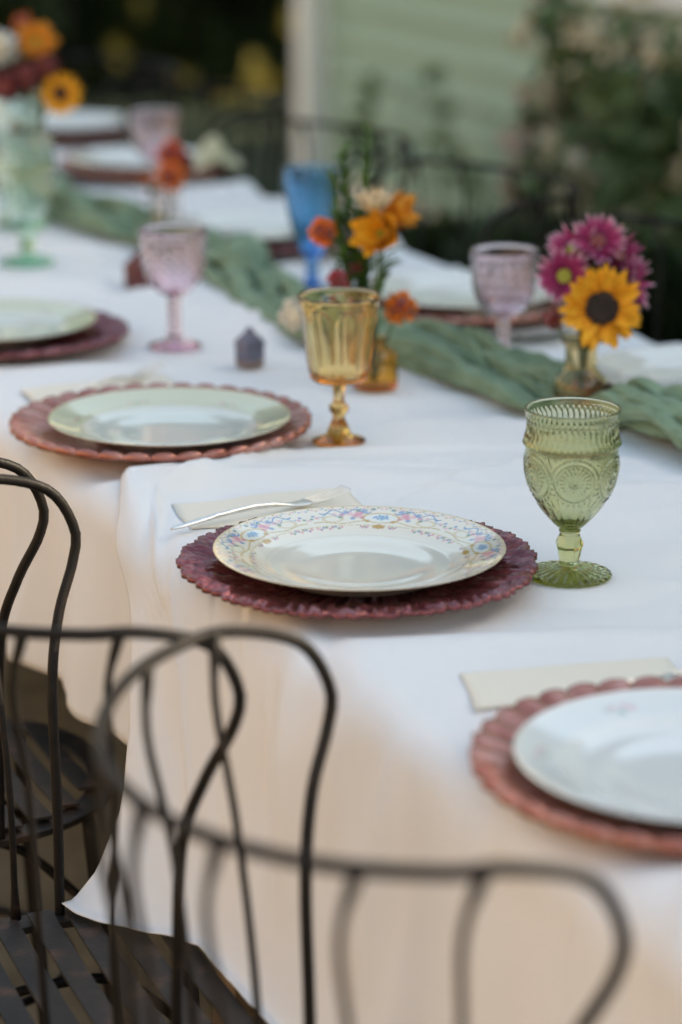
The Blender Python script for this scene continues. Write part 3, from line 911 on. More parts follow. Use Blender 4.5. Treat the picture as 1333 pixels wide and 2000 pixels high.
# napkins: folded cloth squares
def napkin(loc, rz, w, d, label, seed, mat='napkin', fold=None):
    n = 26
    X, Y = np.meshgrid(np.linspace(-w / 2, w / 2, n), np.linspace(-d / 2, d / 2, n), indexing='ij')
    nz = Noise(seed)
    Zt = .0022 + .0016 * np.abs(nz(X * 30, Y * 30)) + .0022 * sstep(.35, .5, np.abs(X) / w) * np.abs(nz(X * 20 + 5, Y * 14))
    Xw = X + .0055 * nz(Y * 26, X * 6) + .012 * (Y / d)
    Yw = Y + .0055 * nz(X * 20 + 3, Y * 5)
    if fold:
        Zt = Zt + fold * np.exp(-(X / (w * .22)) ** 2) * (1.0 - .4 * (Y / d + .5))
    Zt = Zt * (.25 + .75 * (1 - np.maximum(np.abs(X) / w * 2, np.abs(Y) / d * 2) ** 8))
    top = np.stack([Xw, Yw, Zt], -1)
    bot = np.stack([Xw, Yw, Zt * (0.93 if fold else 0) + (0 if fold else .0003 + 0 * Zt)], -1)
    V = np.vstack([top.reshape(-1, 3), bot.reshape(-1, 3)])
    q = grid_quads(n, n)
    b = [i * n for i in range(n)] + [(n - 1) * n + j for j in range(1, n)] + [i * n + n - 1 for i in range(n - 2, -1, -1)] + [j for j in range(n - 2, 0, -1)]
    rim = [[b[i], b[(i + 1) % len(b)], b[(i + 1) % len(b)] + n * n, b[i] + n * n] for i in range(len(b))]
    me = raw_mesh('napkin', V, np.vstack([q, q[:, ::-1] + n * n, np.array(rim)[:, ::-1]]), None, M[mat])
    o = inst('napkin', me, None, loc, rz)
    tag(o, label, 'napkin', 'folded napkins')
    return o
napkin((-.013, .178, Z0 + .0005), R(0), .185, .088, 'cream napkin under the fork behind the plum charger', 3)
napkin((.008, -.388, Z0 + .0005), R(-11), .175, .08, 'cream napkin behind the rosebud plate at the right edge', 4)
napkin((.00, .725, Z0 + .0005), R(2), .18, .085, 'cream napkin behind the celadon plate left of the amber goblet', 5)
napkin((.745, 2.25, Z0 + .022), R(-12), .10, .16, 'sage green folded napkin standing on the far plate', 6, 'napkin_green', .06)

# cutlery
def fork(loc, rz, label):
    t = thing('fork', label, 'fork', loc, rz, 'silver forks on the napkins')
    # handle along +x from 0 to .13, neck, then the head; widths and heights in metres
    xs = np.array([0, .004, .012, .03, .05, .072, .095, .118, .134, .142, .150, .158])
    wd = np.array([.0010, .0029, .0042, .0040, .0033, .0026, .0021, .0023, .0042, .0072, .0089, .0094])
    zc = np.array([.0035, .0036, .004, .0055, .0075, .009, .0095, .008, .0055, .0045, .0045, .005])
    th_ = np.array([.001, .0016, .002, .0022, .0022, .0022, .0024, .0022, .0016, .0012, .0011, .0010])
    s = np.linspace(0, .158, 60)
    w_, z_, t_ = (np.interp(s, xs, a) for a in (wd, zc, th_))
    ang = np.linspace(0, 2 * math.pi, 12, endpoint=False)
    P = np.stack([np.stack([s, w_ * math.cos(a), z_ + t_ * math.sin(a) * (1 + .25 * (abs(math.cos(a)) < .4)) + (.0006 * np.exp(-((s - .052) / .004) ** 2) * (math.sin(a) > .4))], -1) for a in ang], 0)
    inst('handle', grid_mesh('handle', P, cu=True, mat=M['silver'], caps=True, outward=True), t)
    for k_ in range(4):
        y = -.0084 + .0056 * k_
        pth = cr([(.155, y * .9, .0048), (.175, y, .0062), (.192, y, .009), (.203, y * .98, .0125)], 10)
        inst('tine', tube('tine', pth, np.linspace(.0012, .0006, 10), 6, M['silver']), t)
    return t
f0 = fork((-.137, .126, Z0 + .004), R(11), 'silver fork lying across the cream napkin behind the plum charger')
copy_thing(f0, (-.078, -.446, Z0 + .004), R(6), 'silver fork behind the rosebud plate at the right edge')
copy_thing(f0, (-.075, .665, Z0 + .004), R(32), 'silver fork with its tines beyond the celadon plate')

# ------------------------------------------------------------------ glassware
def interp_prof(pts, step=.0016):
    p = np.array(pts, dtype=float)
    o = cr(p, max(len(p) * 2, int(np.linalg.norm(np.diff(p, axis=0), axis=1).sum() / step)))
    o[:, 0] = np.maximum(o[:, 0], .0004)
    return o

def medallion_goblet(mat, n=420, step=.0011, bmat=None):
    outer = interp_prof([(.0005, .0455), (.006, .0458), (.0105, .047), (.016, .0525), (.024, .0615), (.031, .0715), (.0365, .083), (.0402, .095), (.0418, .108), (.0412, .119), (.0418, .1235), (.0432, .1268), (.0430, .1300),
                         (.0412, .1345), (.0402, .141), (.0403, .148), (.0418, .1535), (.0427, .1565)], step)
    lip = np.array([(.0424, .1582), (.0412, .1584), (.0404, .1570)])
    inner = interp_prof([(.0398, .153), (.0384, .146), (.0380, .138), (.0384, .128), (.0388, .116), (.0388, .105), (.0374, .093), (.0338, .081), (.028, .070), (.021, .0605), (.013, .0545), (.005, .0522), (.0005, .052)], .003)
    no = len(outer)
    prof = np.vstack([outer, lip, inner])
    def rmod(T, r, z):
        isout = np.zeros_like(r); isout[:, :no] = 1
        d = 0
        # fluted band under the rim with rows of beads
        flute = np.abs(np.sin(T * 24)) ** .7
        d = d + .0011 * (flute - .5) * sstep(.1295, .134, z) * (1 - sstep(.144, .147, z))
        bead = np.clip(np.cos(T * 48), 0, 1)
        d = d + .0011 * bead * np.exp(-((z - .1485) / .0014) ** 2)
        d = d + .0010 * bead * np.exp(-((z - .1262) / .0014) ** 2)
        # six round medallions
        per = 2 * math.pi / 6
        ta = (T - R(-114.3) + per / 2) % per - per / 2
        u = ta * .0405; w = z - .0985
        rho = np.hypot(u, w); ph = np.arctan2(w, u)
        g_ = lambda c, s: np.exp(-((rho - c) / s) ** 2)
        belly = sstep(.068, .074, z) * (1 - sstep(.119, .1225, z))
        md = .0011 * g_(.0178, .0011) + .0006 * g_(.0150, .0009) + .0011 * np.clip(np.cos(ph * 20), -.2, 1) * g_(.0112, .0018) + .0007 * np.clip(np.cos(ph * 14), -.2, 1) * g_(.0068, .0012) + .0016 * g_(0, .0022) + .0007 * g_(.0040, .0008)
        d = d + md * belly
        sw = .0013 * np.clip(np.cos(ph * 24), 0, 1) * np.exp(-((rho - .0222) / .0013) ** 2) * (w < .002) * (np.abs(ta) < per / 2)
        d = d + sw * sstep(.064, .07, z)
        arcs = .0007 * np.exp(-((rho - .0222) / .0010) ** 2) * (w > .002)
        d = d + arcs * belly
        # long tapering flutes under the belly
        low = 1 - sstep(.064, .076, z)
        d = d + .0010 * (np.abs(np.sin(T * 12)) ** .6 - .6) * low * sstep(.047, .053, z)
        return r + d * isout, z
    bowl = lathe('bowl', prof, n, bmat or mat, rmod)
    st = interp_prof([(.0005, .0122), (.0085, .0124), (.0092, .0135), (.0090, .0160), (.0096, .0185), (.0112, .0265), (.0124, .0305), (.0121, .0335), (.0100, .0385), (.0088, .0415), (.0095, .0432), (.0098, .0446), (.0060, .0453), (.0005, .0453)], .0013)
    def fac(T, r, z):
        f = np.cos(math.pi / 8) / np.cos((T % (math.pi / 4)) - math.pi / 8)
        w = sstep(.0145, .018, z) * (1 - sstep(.036, .041, z))
        return r * (1 + (f - 1 + .03) * w), z
    stem = lathe('stem', st, 96, mat, fac)
    ft = interp_prof([(.0005, .0005), (.034, .0004), (.0378, .0012), (.0386, .0028), (.0375, .0040), (.032, .0058), (.022, .0080), (.013, .0104), (.0095, .0119), (.0005, .0120)], .0013)
    def rib(T, r, z):
        w = sstep(.013, .020, r) * (1 - sstep(.0355, .038, r)) * (z > .003)
        sc = 1 + .018 * (np.abs(np.cos(T * 12)) - .5) * sstep(.030, .037, r)
        return r * sc, z + .0012 * (np.abs(np.cos(T * 12)) - .6) * w
    foot = lathe('foot', ft, 240, mat, rib)
    return bowl, stem, foot

def plain_goblet(mat, bowl_out, bowl_in, stem_p, foot_p, panels=8, pz=(.08, .15), depth=.0012, facet=6, n=192, fn=None):
    o = interp_prof(bowl_out, .002); i = interp_prof(bowl_in, .003)
    no = len(o)
    def rmod(T, r, z):
        isout = np.zeros_like(r); isout[:, :no] = 1
        if fn: return r + fn(T, z) * isout, z
        ph = (T * panels / (2 * math.pi)) % 1
        c = np.abs(2 * ph - 1)
        hgt = pz[1] - .018 * c ** 3
        w = sstep(pz[0], pz[0] + .006, z) * (1 - sstep(hgt - .003, hgt + .001, z))
        return r - (depth * (1 - c ** 6) - depth * .25) * w * isout, z
    bmat = mat[1] if isinstance(mat, tuple) else mat
    mat = mat[0] if isinstance(mat, tuple) else mat
    bowl = lathe('bowl', np.vstack([o, i]), n, bmat, rmod)
    def fac(T, r, z):
        m = math.pi / facet
        return r * (np.cos(m) / np.cos((T % (2 * m)) - m) * .6 + .43), z
    return bowl, lathe('stem', interp_prof(stem_p, .0016), 72, mat, fac), lathe('foot', interp_prof(foot_p, .0016), 120, mat)

def place_goblet(name, label, meshes, x, y, rot=0, zs=1.0, rs=1.0, zb=Z0):
    t = thing(name, label, 'goblet', (x, y, zb), rot, 'coloured glass goblets')
    for nm, me in zip(('bowl', 'stem', 'foot'), meshes):
        o = inst(nm, me, t)
        o.scale = (rs, rs, zs)
    return t

mg = medallion_goblet(M['g_green'], bmat=M['g_green_bowl'])
tg = place_goblet('green_goblet', 'olive green pressed glass goblet with round medallions beside the plum charger', mg, .144, -.139, 0, .985)
rim_t = np.array([(.0418 * math.cos(a), .0418 * math.sin(a), .1560) for a in np.linspace(0, 2 * math.pi, 121)])
def pinkfn(T, z):
    q = np.clip(np.cos(T * 20), -.4, 1) * np.clip(np.cos((z - .1) * 2 * math.pi / .0115), -.4, 1)
    return .0015 * q * sstep(.080, .088, z) * (1 - sstep(.128, .134, z)) + .0006 * np.abs(np.cos(T * 24)) * sstep(.134, .138, z) * (1 - sstep(.146, .149, z))
mp = plain_goblet(M['g_pink'],
    [(.0005, .0655), (.009, .066), (.018, .0695), (.0275, .0775), (.0345, .089), (.0385, .103), (.0405, .120), (.0415, .138), (.0425, .1505)],
    [(.0418, .1524), (.0402, .1508), (.0385, .136), (.0372, .118), (.0350, .103), (.0305, .0905), (.024, .0805), (.015, .0738), (.0005, .0725)],
    [(.0005, .0115), (.0105, .0117), (.0075, .018), (.0095, .023), (.0072, .028), (.0092, .0335), (.0070, .039), (.0090, .0445), (.0070, .050), (.0088, .055), (.0072, .060), (.0090, .0652), (.0005, .0653)],
    [(.0005, .0005), (.031, .0004), (.0338, .0014), (.0338, .003), (.029, .0050), (.018, .0080), (.0108, .0113), (.0005, .0114)], facet=8, n=240, fn=pinkfn)
place_goblet('pink_goblet', 'pale pink goblet left of the red and slate candles, an orange posy behind it', mp, .165, .914, .3, .99)
place_goblet('pink_goblet', 'pale pink goblet on the house side left of the magenta daisies', mp, .484, .634, .5, .965, .97)
place_goblet('pink_goblet', 'pale pink goblet farthest away by the folded green napkin', mp, .55, 2.02, .1, 1.0)
mt = medallion_goblet(M['g_teal'], 200, .002)
place_goblet('teal_goblet', 'pale seafoam goblet at the left edge before the sunflower vase', mt, .172, 1.547, .2, 1.17, 1.06)

amb = plain_goblet((M['g_amber'], M['g_amber_bowl']),
    [(.0005, .0655), (.012, .066), (.024, .0675), (.030, .071), (.0325, .080), (.0365, .105), (.041, .135), (.0442, .155), (.0448, .1595)],
    [(.0440, .1618), (.0425, .1605), (.0408, .150), (.0375, .130), (.033, .105), (.0293, .083), (.0268, .0755), (.018, .0725), (.0005, .072)],
    [(.0005, .0105), (.0125, .0107), (.0135, .012), (.0105, .019), (.0068, .027), (.0068, .030), (.0105, .0355), (.0112, .038), (.0105, .041), (.0068, .0445), (.0064, .056), (.0078, .0652), (.0005, .0653)],
    [(.0005, .0005), (.026, .0004), (.0290, .0014), (.0292, .003), (.027, .0042), (.018, .0068), (.0125, .0102), (.0005, .0103)], 8, (.074, .150), .0022, 6)
place_goblet('amber_goblet', 'amber panelled goblet with a thin pale rim right of the celadon plate', amb, .155, .388, .25)
def bluefn(T, z):
    return .0012 * np.clip(np.cos(T * 30), -.3, 1) * np.clip(np.cos(z * 900), -.3, 1) * sstep(.075, .085, z) * (1 - sstep(.145, .152, z))
blu = plain_goblet(M['g_blue'],
    [(.0005, .0475), (.0095, .048), (.0135, .053), (.021, .070), (.029, .092), (.0345, .115), (.038, .140), (.0402, .165), (.0405, .1715)],
    [(.0395, .1732), (.0378, .1715), (.036, .150), (.032, .118), (.026, .094), (.017, .072), (.008, .059), (.0005, .057)],
    [(.0005, .0115), (.0115, .0117), (.0095, .020), (.0085, .028), (.0105, .034), (.0085, .041), (.0095, .0472), (.0005, .0473)],
    [(.0005, .0005), (.033, .0004), (.0365, .0014), (.0365, .0032), (.030, .0055), (.018, .0082), (.0115, .0112), (.0005, .0113)], facet=8, fn=bluefn)
place_goblet('blue_goblet', 'deep blue tapering goblet behind the orange ball flower', blu, .469, 1.176)

def vase(name, label, mat, out, inn, x, y, zb=Z0, rmod=None, n=120, zs=1.0):
    me = lathe('vase', np.vstack([interp_prof(out, .002), interp_prof(inn, .003)]), n, mat, rmod)
    o = inst(name, me, None, (x, y, zb))
    o.scale = (1, 1, zs)
    return tag(o, label, 'vase', 'glass vases holding cut flowers')
vase('bud_vase', 'small straw tinted glass bottle vase holding the sunflower and daisies', M['g_clear'],
     [(.0005, .0005), (.026, .0005), (.030, .004), (.031, .012), (.029, .020), (.022, .027), (.0185, .032), (.0182, .040), (.0182, .054), (.0195, .0565), (.0232, .0585), (.0236, .0605)],
     [(.0222, .0628), (.0195, .0622), (.0165, .058), (.0160, .040), (.0165, .032), (.021, .0255), (.0268, .018), (.0275, .012), (.025, .0055), (.0005, .0045)], .465, .41, Z0 + .0135, zs=1.12)
AVX, AVY = .300, .606
vase('amber_vase', 'round deep amber glass vase behind the amber goblet', M['g_amber2'],
     [(.0005, .0005), (.022, .0005), (.0265, .003), (.0275, .012), (.0265, .022), (.027, .030), (.0262, .040), (.020, .0465), (.0135, .050), (.0130, .056), (.0160, .0595)],
     [(.0150, .0610), (.0115, .0575), (.0110, .050), (.0185, .0435), (.0240, .037), (.0245, .029), (.0240, .021), (.0250, .012), (.023, .0055), (.0005, .0045)], AVX, AVY,
     rmod=lambda T, r, z: (r * (1 + .02 * np.cos(T * 8) * (z < .045)), z))
vase('posy_vase', 'blush tinted glass vase behind the left pink goblet', M['g_pale'],
     [(.0005, .0005), (.024, .0005), (.0265, .006), (.027, .02), (.025, .04), (.0235, .060), (.0255, .075), (.0262, .0775)],
     [(.0250, .0790), (.0235, .076), (.0215, .060), (.0225, .04), (.0245, .02), (.023, .008), (.0005, .0055)], .436, 1.668)
vase('tall_vase', 'tall seafoam glass jar holding the big bouquet at the left edge', M['g_teal'],
     [(.0005, .0005), (.034, .0005), (.039, .006), (.040, .03), (.040, .12), (.041, .17), (.038, .19), (.034, .205), (.037, .216), (.0385, .2185)],
     [(.0370, .2205), (.0345, .216), (.0318, .205), (.0355, .19), (.0385, .17), (.0375, .12), (.0375, .03), (.036, .010), (.0005, .0065)], .262, 1.86)

# ------------------------------------------------------------------ flowers
CAMV = Vector(cam.location)
def petal_mesh(name, L, W, cols, curl=.1, cup=.25, tip=.6, nu=9, nv=5, notch=0):
    """a petal along +x; cols: list of (position along it, colour)"""
    u = np.linspace(0, 1, nu); vv = np.linspace(-1, 1, nv)
    U, Vv = np.meshgrid(u, vv, indexing='ij')
    wid = W * np.sin(np.clip(.18 + U * .82, 0, 1) ** tip * math.pi) ** .75 * .5
    wid = np.maximum(wid, W * .03)
    X = L * U
    Y = Vv * wid
    Z = curl * L * U ** 2 + cup * wid * Vv ** 2 - .05 * L * np.sin(U * 3.1)
    pos = [c[0] for c in cols]
    C = np.stack([np.interp(U, pos, [c[1][k_] for c in cols]) for k_ in range(3)], -1)
    # tips and edges share the pale margin
    e = (np.abs(Vv) ** 3 * U)[..., None] * notch
    C = C * (1 - e) + np.array(cols[-1][1]) * e
    V = np.stack([X, Y, Z], -1)
    return grid_mesh(name, V, mat=M['petal'], col=C)

def frame_to(n):
    n = Vector(n).normalized()
    return n.to_track_quat('Z', 'Y').to_matrix().to_4x4()

def flower(name, label, base, head, facing, rings, disc=None, stem_r=.0017, cat='flower', group=None, leafs=0, sepal=True):
    """base: foot of the stem (world), head: centre of the flower, rings: list of (meshes, count, start radius, lift angle, jitter)"""
    base = Vector(base); head = Vector(head); n = Vector(facing).normalized()
    t = thing(name, label, cat, base, 0, group)
    h = head - base
    mid = h * .5 + Vector((h.x * -.25, h.y * -.25, h.z * .12))
    p_end = h - n * .004
    inst('stem', tube('stem', cr([(0, 0, 0), tuple(mid), tuple(p_end - n * .006 - Vector((0, 0, .004))), tuple(p_end)], 16), stem_r, 7, M['stem']), t)
    Mh = Matrix.Translation(h) @ frame_to(n)
    if disc:
        rad, hgt, mt_ = disc
        pr = [(.0004, -.003), (rad * .8, -.003), (rad, 0), (rad * .92, hgt * .6), (rad * .6, hgt), (rad * .3, hgt * .8), (.0004, hgt * .75)]
        inst('flower_disc', lathe('flower_disc', interp_prof(pr, rad / 8), 32, mt_), t, mat4=Mh)
    for meshes, cnt, r0, lift, jit in rings:
        off = random.random()
        for i in range(cnt):
            a = 2 * math.pi * (i + off) / cnt + random.uniform(-.12, .12) * jit
            l_ = lift + random.uniform(-.18, .18) * jit
            s = 1 + random.uniform(-.14, .10) * jit
            mt_ = Mh @ Matrix.Rotation(a, 4, 'Z') @ Matrix.Translation((r0, 0, random.uniform(-.0008, .0008))) @ Matrix.Rotation(-l_, 4, 'Y') @ Matrix.Rotation(random.uniform(-.3, .3) * jit, 4, 'X') @ Matrix.Scale(s, 4)
            inst('petal', random.choice(meshes), t, mat4=mt_)
    for i in range(leafs):
        a = random.uniform(0, 6.28)
        k_ = random.uniform(.55, .8)
        mt_ = Matrix.Translation(h * k_) @ Matrix.Rotation(a, 4, 'Z') @ Matrix.Rotation(-random.uniform(.2, .8), 4, 'Y')
        inst('leaf', LEAF, t, mat4=mt_)
    return t

def plain_leaf(L=.03, W=.013):
    u = np.linspace(0, 1, 8); vv = np.linspace(-1, 1, 5)
    U, Vv = np.meshgrid(u, vv, indexing='ij')
    w = W * .5 * np.sin(np.clip(.05 + U * .95, 0, 1) * math.pi) ** .8
    return grid_mesh('leaf', np.stack([L * U, Vv * w, .2 * L * U * (1 - U) * 2 + .3 * np.abs(Vv) * w], -1), mat=M['leafg'])
LEAF = plain_leaf()

OR1, OR2, YE = (.72, .26, .012), (.80, .36, .02), (.84, .44, .03)
sunp = [petal_mesh('petal', .0305, .0138, [(0, (.62, .20, .008)), (.35, OR2), (1, YE)], c_, .5, .8) for c_ in (.10, -.06, .22, .0)]
def to_cam(p, dx=0, dz=0, k=1.0):
    d = (CAMV - Vector(p)).normalized()
    right = Vector((.9115, -.4113, 0))
    return d * k + right * dx + Vector((0, 0, dz))
BV = (.466, .411, Z0 + .022)
GV = 'cut flowers in the small bottle vase'
p_ = (0.475, 0.385, 0.875)
flower('sunflower', 'yellow sunflower with a black brown centre in the small bottle vase', BV, p_, to_cam(p_, .22, .02),
       [(sunp, 21, .0175, .06, 1.1), (sunp, 19, .0172, .22, 1.3), (sunp, 9, .0168, .5, 1.6)], (.0205, .006, M['disc']), .0026, group=GV, leafs=0)
MG, WH = (.32, .010, .105), (.84, .70, .76)
dp = [petal_mesh('petal', .0265, .0078, [(0, (.16, .004, .05)), (.55, MG), (.68, (.34, .02, .13)), (.88, (.62, .30, .42)), (1, WH)], c_, .55, .75, notch=.22) for c_ in (.12, .0, .25)]
dd = [petal_mesh('petal', .0245, .0076, [(0, (.13, .006, .04)), (.6, (.24, .015, .08)), (1, (.46, .14, .26))], c_, .55, .75, notch=.1) for c_ in (.2, .05, .35)]
DS = [((0.451, 0.428, 0.906), (-.18, .06, 1), 23, dp, True, 'magenta daisy with white tipped petals and a green eye facing the camera'),
      ((0.484, 0.466, 0.928), (-.35, .75, .6), 21, dp, True, 'white tipped magenta daisy tilted up at the top left of the bunch'),
      ((0.505, 0.448, 0.938), (.05, .55, .8), 22, dp, False, 'white tipped magenta daisy at the top middle of the bunch'),
      ((0.529, 0.443, 0.921), (.5, .45, .5), 20, dd, False, 'dark magenta daisy at the top right of the bunch'),
      ((0.534, 0.421, 0.893), (.9, .1, .45), 20, dp, False, 'magenta daisy turned to the right behind the sunflower'),
      ((0.509, 0.459, 0.905), (.25, .3, .7), 20, dd, False, 'dark magenta daisy half hidden above the sunflower')]
for p_, (a, b, c_), n_, pm, eye, lab in DS:
    flower('daisy', lab, BV, p_, to_cam(p_, a, b, c_), [(pm, n_, .0075, .12, .8), (pm, int(n_ * .7), .0070, .42, .9)],
           (.0088, .004, M['disc_y'] if eye else M['velvet']), .0016, group=GV, leafs=1)

def ball_flower(name, label, base, head, rad, colr, mat=None, cat='flower', group=None, npet=46, leafs=1):
    """globe bloom: many small petals packed over a core"""
    base = Vector(base); head = Vector(head)
    t = thing(name, label, cat, base, 0, group)
    h = head - base
    inst('stem', tube('stem', cr([(0, 0, 0), tuple(h * .5 + Vector((0, 0, h.z * .1))), tuple(h)], 12), .0017, 7, M['stem']), t)
    core = [(.0004, -rad * .8), (rad * .6, -rad * .55), (rad * .8, 0), (rad * .6, rad * .55), (.0004, rad * .8)]
    inst('flower_core', lathe('flower_core', interp_prof(core, rad / 5), 20, mat or M['velvet']), t, mat4=Matrix.Translation(h))
    lo = tuple(c * .6 for c in colr)
    pms = [petal_mesh('petal', rad * .75, rad * .75, [(0, lo), (.6, colr), (1, tuple(min(1, c * 1.15) for c in colr))], .25, .4, .6, 5, 4) for _ in range(2)]
    for i in range(npet):
        zc = 1 - 2 * (i + .5) / npet
        a = i * 2.39996
        d = Vector((math.sqrt(1 - zc * zc) * math.cos(a), math.sqrt(1 - zc * zc) * math.sin(a), zc))
        m4 = Matrix.Translation(h + d * rad * .45) @ frame_to(d) @ Matrix.Rotation(random.uniform(0, 6.28), 4, 'Z') @ Matrix.Rotation(-random.uniform(.5, 1.0), 4, 'Y')
        inst('petal', random.choice(pms), t, mat4=m4)
    for i in range(leafs):
        m4 = Matrix.Translation(h * .75) @ Matrix.Rotation(random.uniform(0, 6.28), 4, 'Z') @ Matrix.Rotation(-.5, 4, 'Y')
        inst('leaf', LEAF, t, mat4=m4)
    return t
ball_flower('cockscomb', 'small dark red velvety bloom left of the sunflower', BV, (0.449, 0.447, 0.854), .0125, (.22, .02, .015), group=GV, npet=30, leafs=0)

AV = (AVX, AVY, Z0 + .008)
GA = 'cut flowers in the round amber vase'
ball_flower('globe_flower', 'orange ball shaped flower before the blue goblet', AV, (.264, .675, .931), .0165, (.85, .22, .02), M['velvet'], group=GA, npet=60)
pop = [petal_mesh('petal', .037, .042, [(0, (.60, .25, .01)), (.5, (.80, .38, .015)), (1, (.85, .45, .03))], .35, .5, .5) for _ in range(2)]
p_ = (.314, .620, .934)
flower('poppy', 'golden yellow cup shaped flower facing left in the amber vase', AV, p_, to_cam(p_, -.4, .1, .8), [(pop, 6, .003, .45, 1.0), (pop, 5, .002, .8, 1.0)], (.006, .005, M['disc_y']), group=GA, leafs=4)
pop2 = [petal_mesh('petal', .036, .040, [(0, (.55, .16, .01)), (.6, (.75, .28, .02)), (1, (.80, .38, .05))], .35, .5, .5) for _ in range(2)]
p_ = (.341, .662, .946)
flower('poppy', 'orange cup shaped flower at the right of the amber vase bunch', AV, p_, to_cam(p_, .7, .3, .3), [(pop2, 6, .003, .5, 1.0), (pop2, 5, .002, .8, 1)], (.006, .005, M['disc_y']), group=GA, leafs=4)
crm = [petal_mesh('petal', .026, .017, [(0, (.62, .45, .25)), (.6, (.76, .62, .42)), (1, (.80, .68, .52))], .3, .5, .6) for _ in range(2)]
p_ = (.312, .640, .958)
flower('cream_flower', 'small cream flower above the golden poppy', AV, p_, to_cam(p_, 0, .9, .4), [(crm, 9, .003, .5, 1.0), (crm, 8, .002, .9, 1)], (.004, .004, M['disc_y']), group=GA)
ball_flower('marigold', 'orange marigold drooping right of the amber goblet rim', AV, (.335, .612, .846), .0185, (.72, .20, .015), M['velvet'], group=GA, npet=60, leafs=0)
ball_flower('red_flower', 'small crimson flower low in the amber vase bunch', AV, (.262, .628, .880), .013, (.42, .03, .05), group=GA, npet=36, leafs=0)
ball_flower('red_flower', 'small dusky pink flower low in the amber vase bunch, right of the crimson one', AV, (.298, .650, .889), .011, (.50, .10, .13), group=GA, npet=30, leafs=0)
ball_flower('white_flower', 'white fluffy flower resting left of the amber goblet', AV, (.223, .664, .837), .0185, (.72, .66, .58), M['bloom'], group=GA, npet=60, leafs=0)
def spire(label, top, n, seed):
    rg = random.Random(seed)
    base = Vector(AV); h = Vector(top) - base
    t = thing('greenery_sprig', label, 'sprig', base, 0, GA)
    path = cr([(0, 0, 0), tuple(h * .55 + Vector((-.006, .004, .01))), tuple(h)], 20)
    inst('stem', tube('stem', path, np.linspace(.002, .0009, 20), 6, M['stem']), t)
    for i in range(n):
        k_ = .42 + .58 * i / n
        p = Vector([float(np.interp(k_, np.linspace(0, 1, 20), path[:, j])) for j in range(3)])
        m4 = Matrix.Translation(p) @ Matrix.Rotation(i * 2.4, 4, 'Z') @ Matrix.Rotation(-rg.uniform(.5, 1.1), 4, 'Y') @ Matrix.Scale(rg.uniform(.6, 1.0) * (1.25 - .5 * k_), 4)
        inst('leaf', LEAF, t, mat4=m4)
spire('tallest green leafy sprig in the amber vase bunch', (.334, .700, 1.046), 34, 1)
spire('middle green leafy sprig in the amber vase bunch', (.303, .706, 1.018), 30, 2)
spire('shortest leafy sprig, left of the other two in the amber vase bunch', (.288, .705, .995), 28, 3)
spire('broad leafy sprig at the left of the amber vase bunch', (.278, .672, .955), 30, 5)
spire('broad leafy sprig between the golden poppy and the red flowers', (.312, .652, .925), 30, 6)
spire('dark leafy sprig hidden among the amber vase flowers', (.305, .668, .955), 26, 4)

PV = (.436, 1.668, Z0 + .01)
GP = 'cut flowers in the blush vase'
ball_flower('orange_flower', 'round orange flower lowest in the posy behind the left pink goblet', PV, (.436, 1.645, .854), .0215, (.78, .20, .02), M['velvet'], group=GP, npet=60)
ball_flower('coral_flower', 'coral red flower topmost in the posy behind the left pink goblet', PV, (.447, 1.668, .885), .020, (.60, .10, .035), group=GP, npet=50, leafs=1)
ball_flower('maroon_flower', 'dark maroon flower between the orange and coral ones', PV, (.464, 1.659, .870), .0165, (.14, .015, .018), group=GP, npet=40, leafs=1)
ball_flower('orange_bud', 'small orange bud at the left of the posy', PV, (.407, 1.672, .846), .010, (.75, .22, .03), group=GP, npet=26, leafs=3)

TV = (.262, 1.86, Z0 + .012)
GT = 'cut flowers in the tall seafoam jar'
bigp = [petal_mesh('petal', .024, .011, [(0, (.60, .20, .008)), (.4, OR2), (1, YE)], c_, .5, .8) for c_ in (.1, -.05, .2)]
p_ = (.311, 1.795, .971)
flower('sunflower', 'yellow sunflower at the right of the big bouquet on the left edge', TV, p_, to_cam(p_, .25, -.05), [(bigp, 17, .011, .1, 1), (bigp, 14, .0105, .3, 1)], (.0125, .005, M['disc']), .0026, group=GT, leafs=1)
ory = [petal_mesh('petal', .030, .012, [(0, (.50, .12, .01)), (.5, (.70, .26, .02)), (1, (.74, .36, .06))], c_, .5, .8) for c_ in (.1, .2)]
p_ = (.303, 1.885, 1.042)
flower('orange_flower', 'shaggy orange flower at the top of the big bouquet', TV, p_, to_cam(p_, .1, .5), [(ory, 18, .006, .15, 1), (ory, 15, .005, .5, 1)], (.008, .005, M['disc_y']), group=GT)
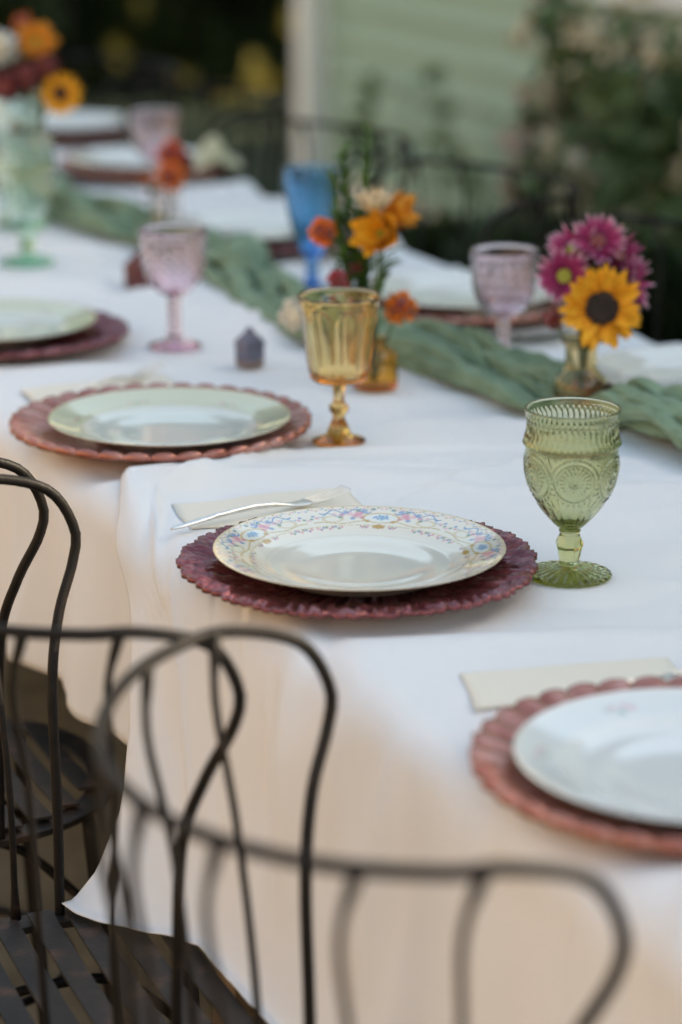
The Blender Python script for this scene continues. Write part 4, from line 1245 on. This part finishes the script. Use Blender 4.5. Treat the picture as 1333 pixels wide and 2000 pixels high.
for i, (q, rd, lab) in enumerate([((.235, 1.83, .985), .026, 'dark red flower at the left edge of the big bouquet'), ((.268, 1.82, .998), .024, 'dark red flower in the middle of the big bouquet'),
                                  ((.296, 1.815, 1.01), .022, 'dark red flower above the sunflower in the big bouquet')]):
    ball_flower('red_flower', lab, TV, q, rd, (.085, .007, .008), group=GT, npet=50, leafs=1)
ball_flower('white_flower', 'pale bluish white flower at the left edge of the big bouquet', TV, (.250, 1.90, 1.036), .026, (.62, .64, .66), M['bloom'], group=GT, npet=50)
ball_flower('rust_flower', 'small rust red flower topmost in the big bouquet', TV, (.298, 1.93, 1.066), .018, (.40, .09, .02), group=GT, npet=40)

# ------------------------------------------------------------------ small house-shaped candles
def house_candle(label, x, y, rot, mats, s=1.0):
    t = thing('house_candle', label, 'candle', (x, y, Z0), rot, 'small house shaped candles')
    def sec(w, z, b=.25, n=28):
        a = np.linspace(0, 2 * math.pi, n, endpoint=False)
        k_ = (np.abs(np.cos(a)) ** 6 + np.abs(np.sin(a)) ** 6) ** (-1 / 6)
        return np.stack([w * k_ * np.cos(a), w * k_ * np.sin(a), 0 * a + z], -1)
    lv = [(.0135, .0003), (.0142, .001), (.0142, .009)]
    inst('base_band', grid_mesh('base_band', np.stack([sec(w * s, z * s) for w, z in lv], 1), cu=True, mat=mats[1], caps=True, outward=True), t)
    lv = [(.0140, .0091), (.0145, .010), (.0145, .0265), (.0140, .028)]
    inst('wall', grid_mesh('wall', np.stack([sec(w * s, z * s) for w, z in lv], 1), cu=True, mat=mats[0], caps=True, outward=True), t)
    lv = [(.0160, .0281), (.0162, .0290), (.0105, .0370), (.0052, .0415), (.0045, .0450), (.0030, .0480)]
    inst('roof', grid_mesh('roof', np.stack([sec(w * s, z * s) for w, z in lv], 1), cu=True, mat=mats[0], caps=True, outward=True), t)
house_candle('slate blue house shaped candle left of the amber goblet', .209, .772, R(20), (M['wax'], M['wax_tan']))
house_candle('dark red house shaped candle behind the left pink goblet', .256, 1.301, R(24), (M['wax_red'], M['wax_red']), 1.05)
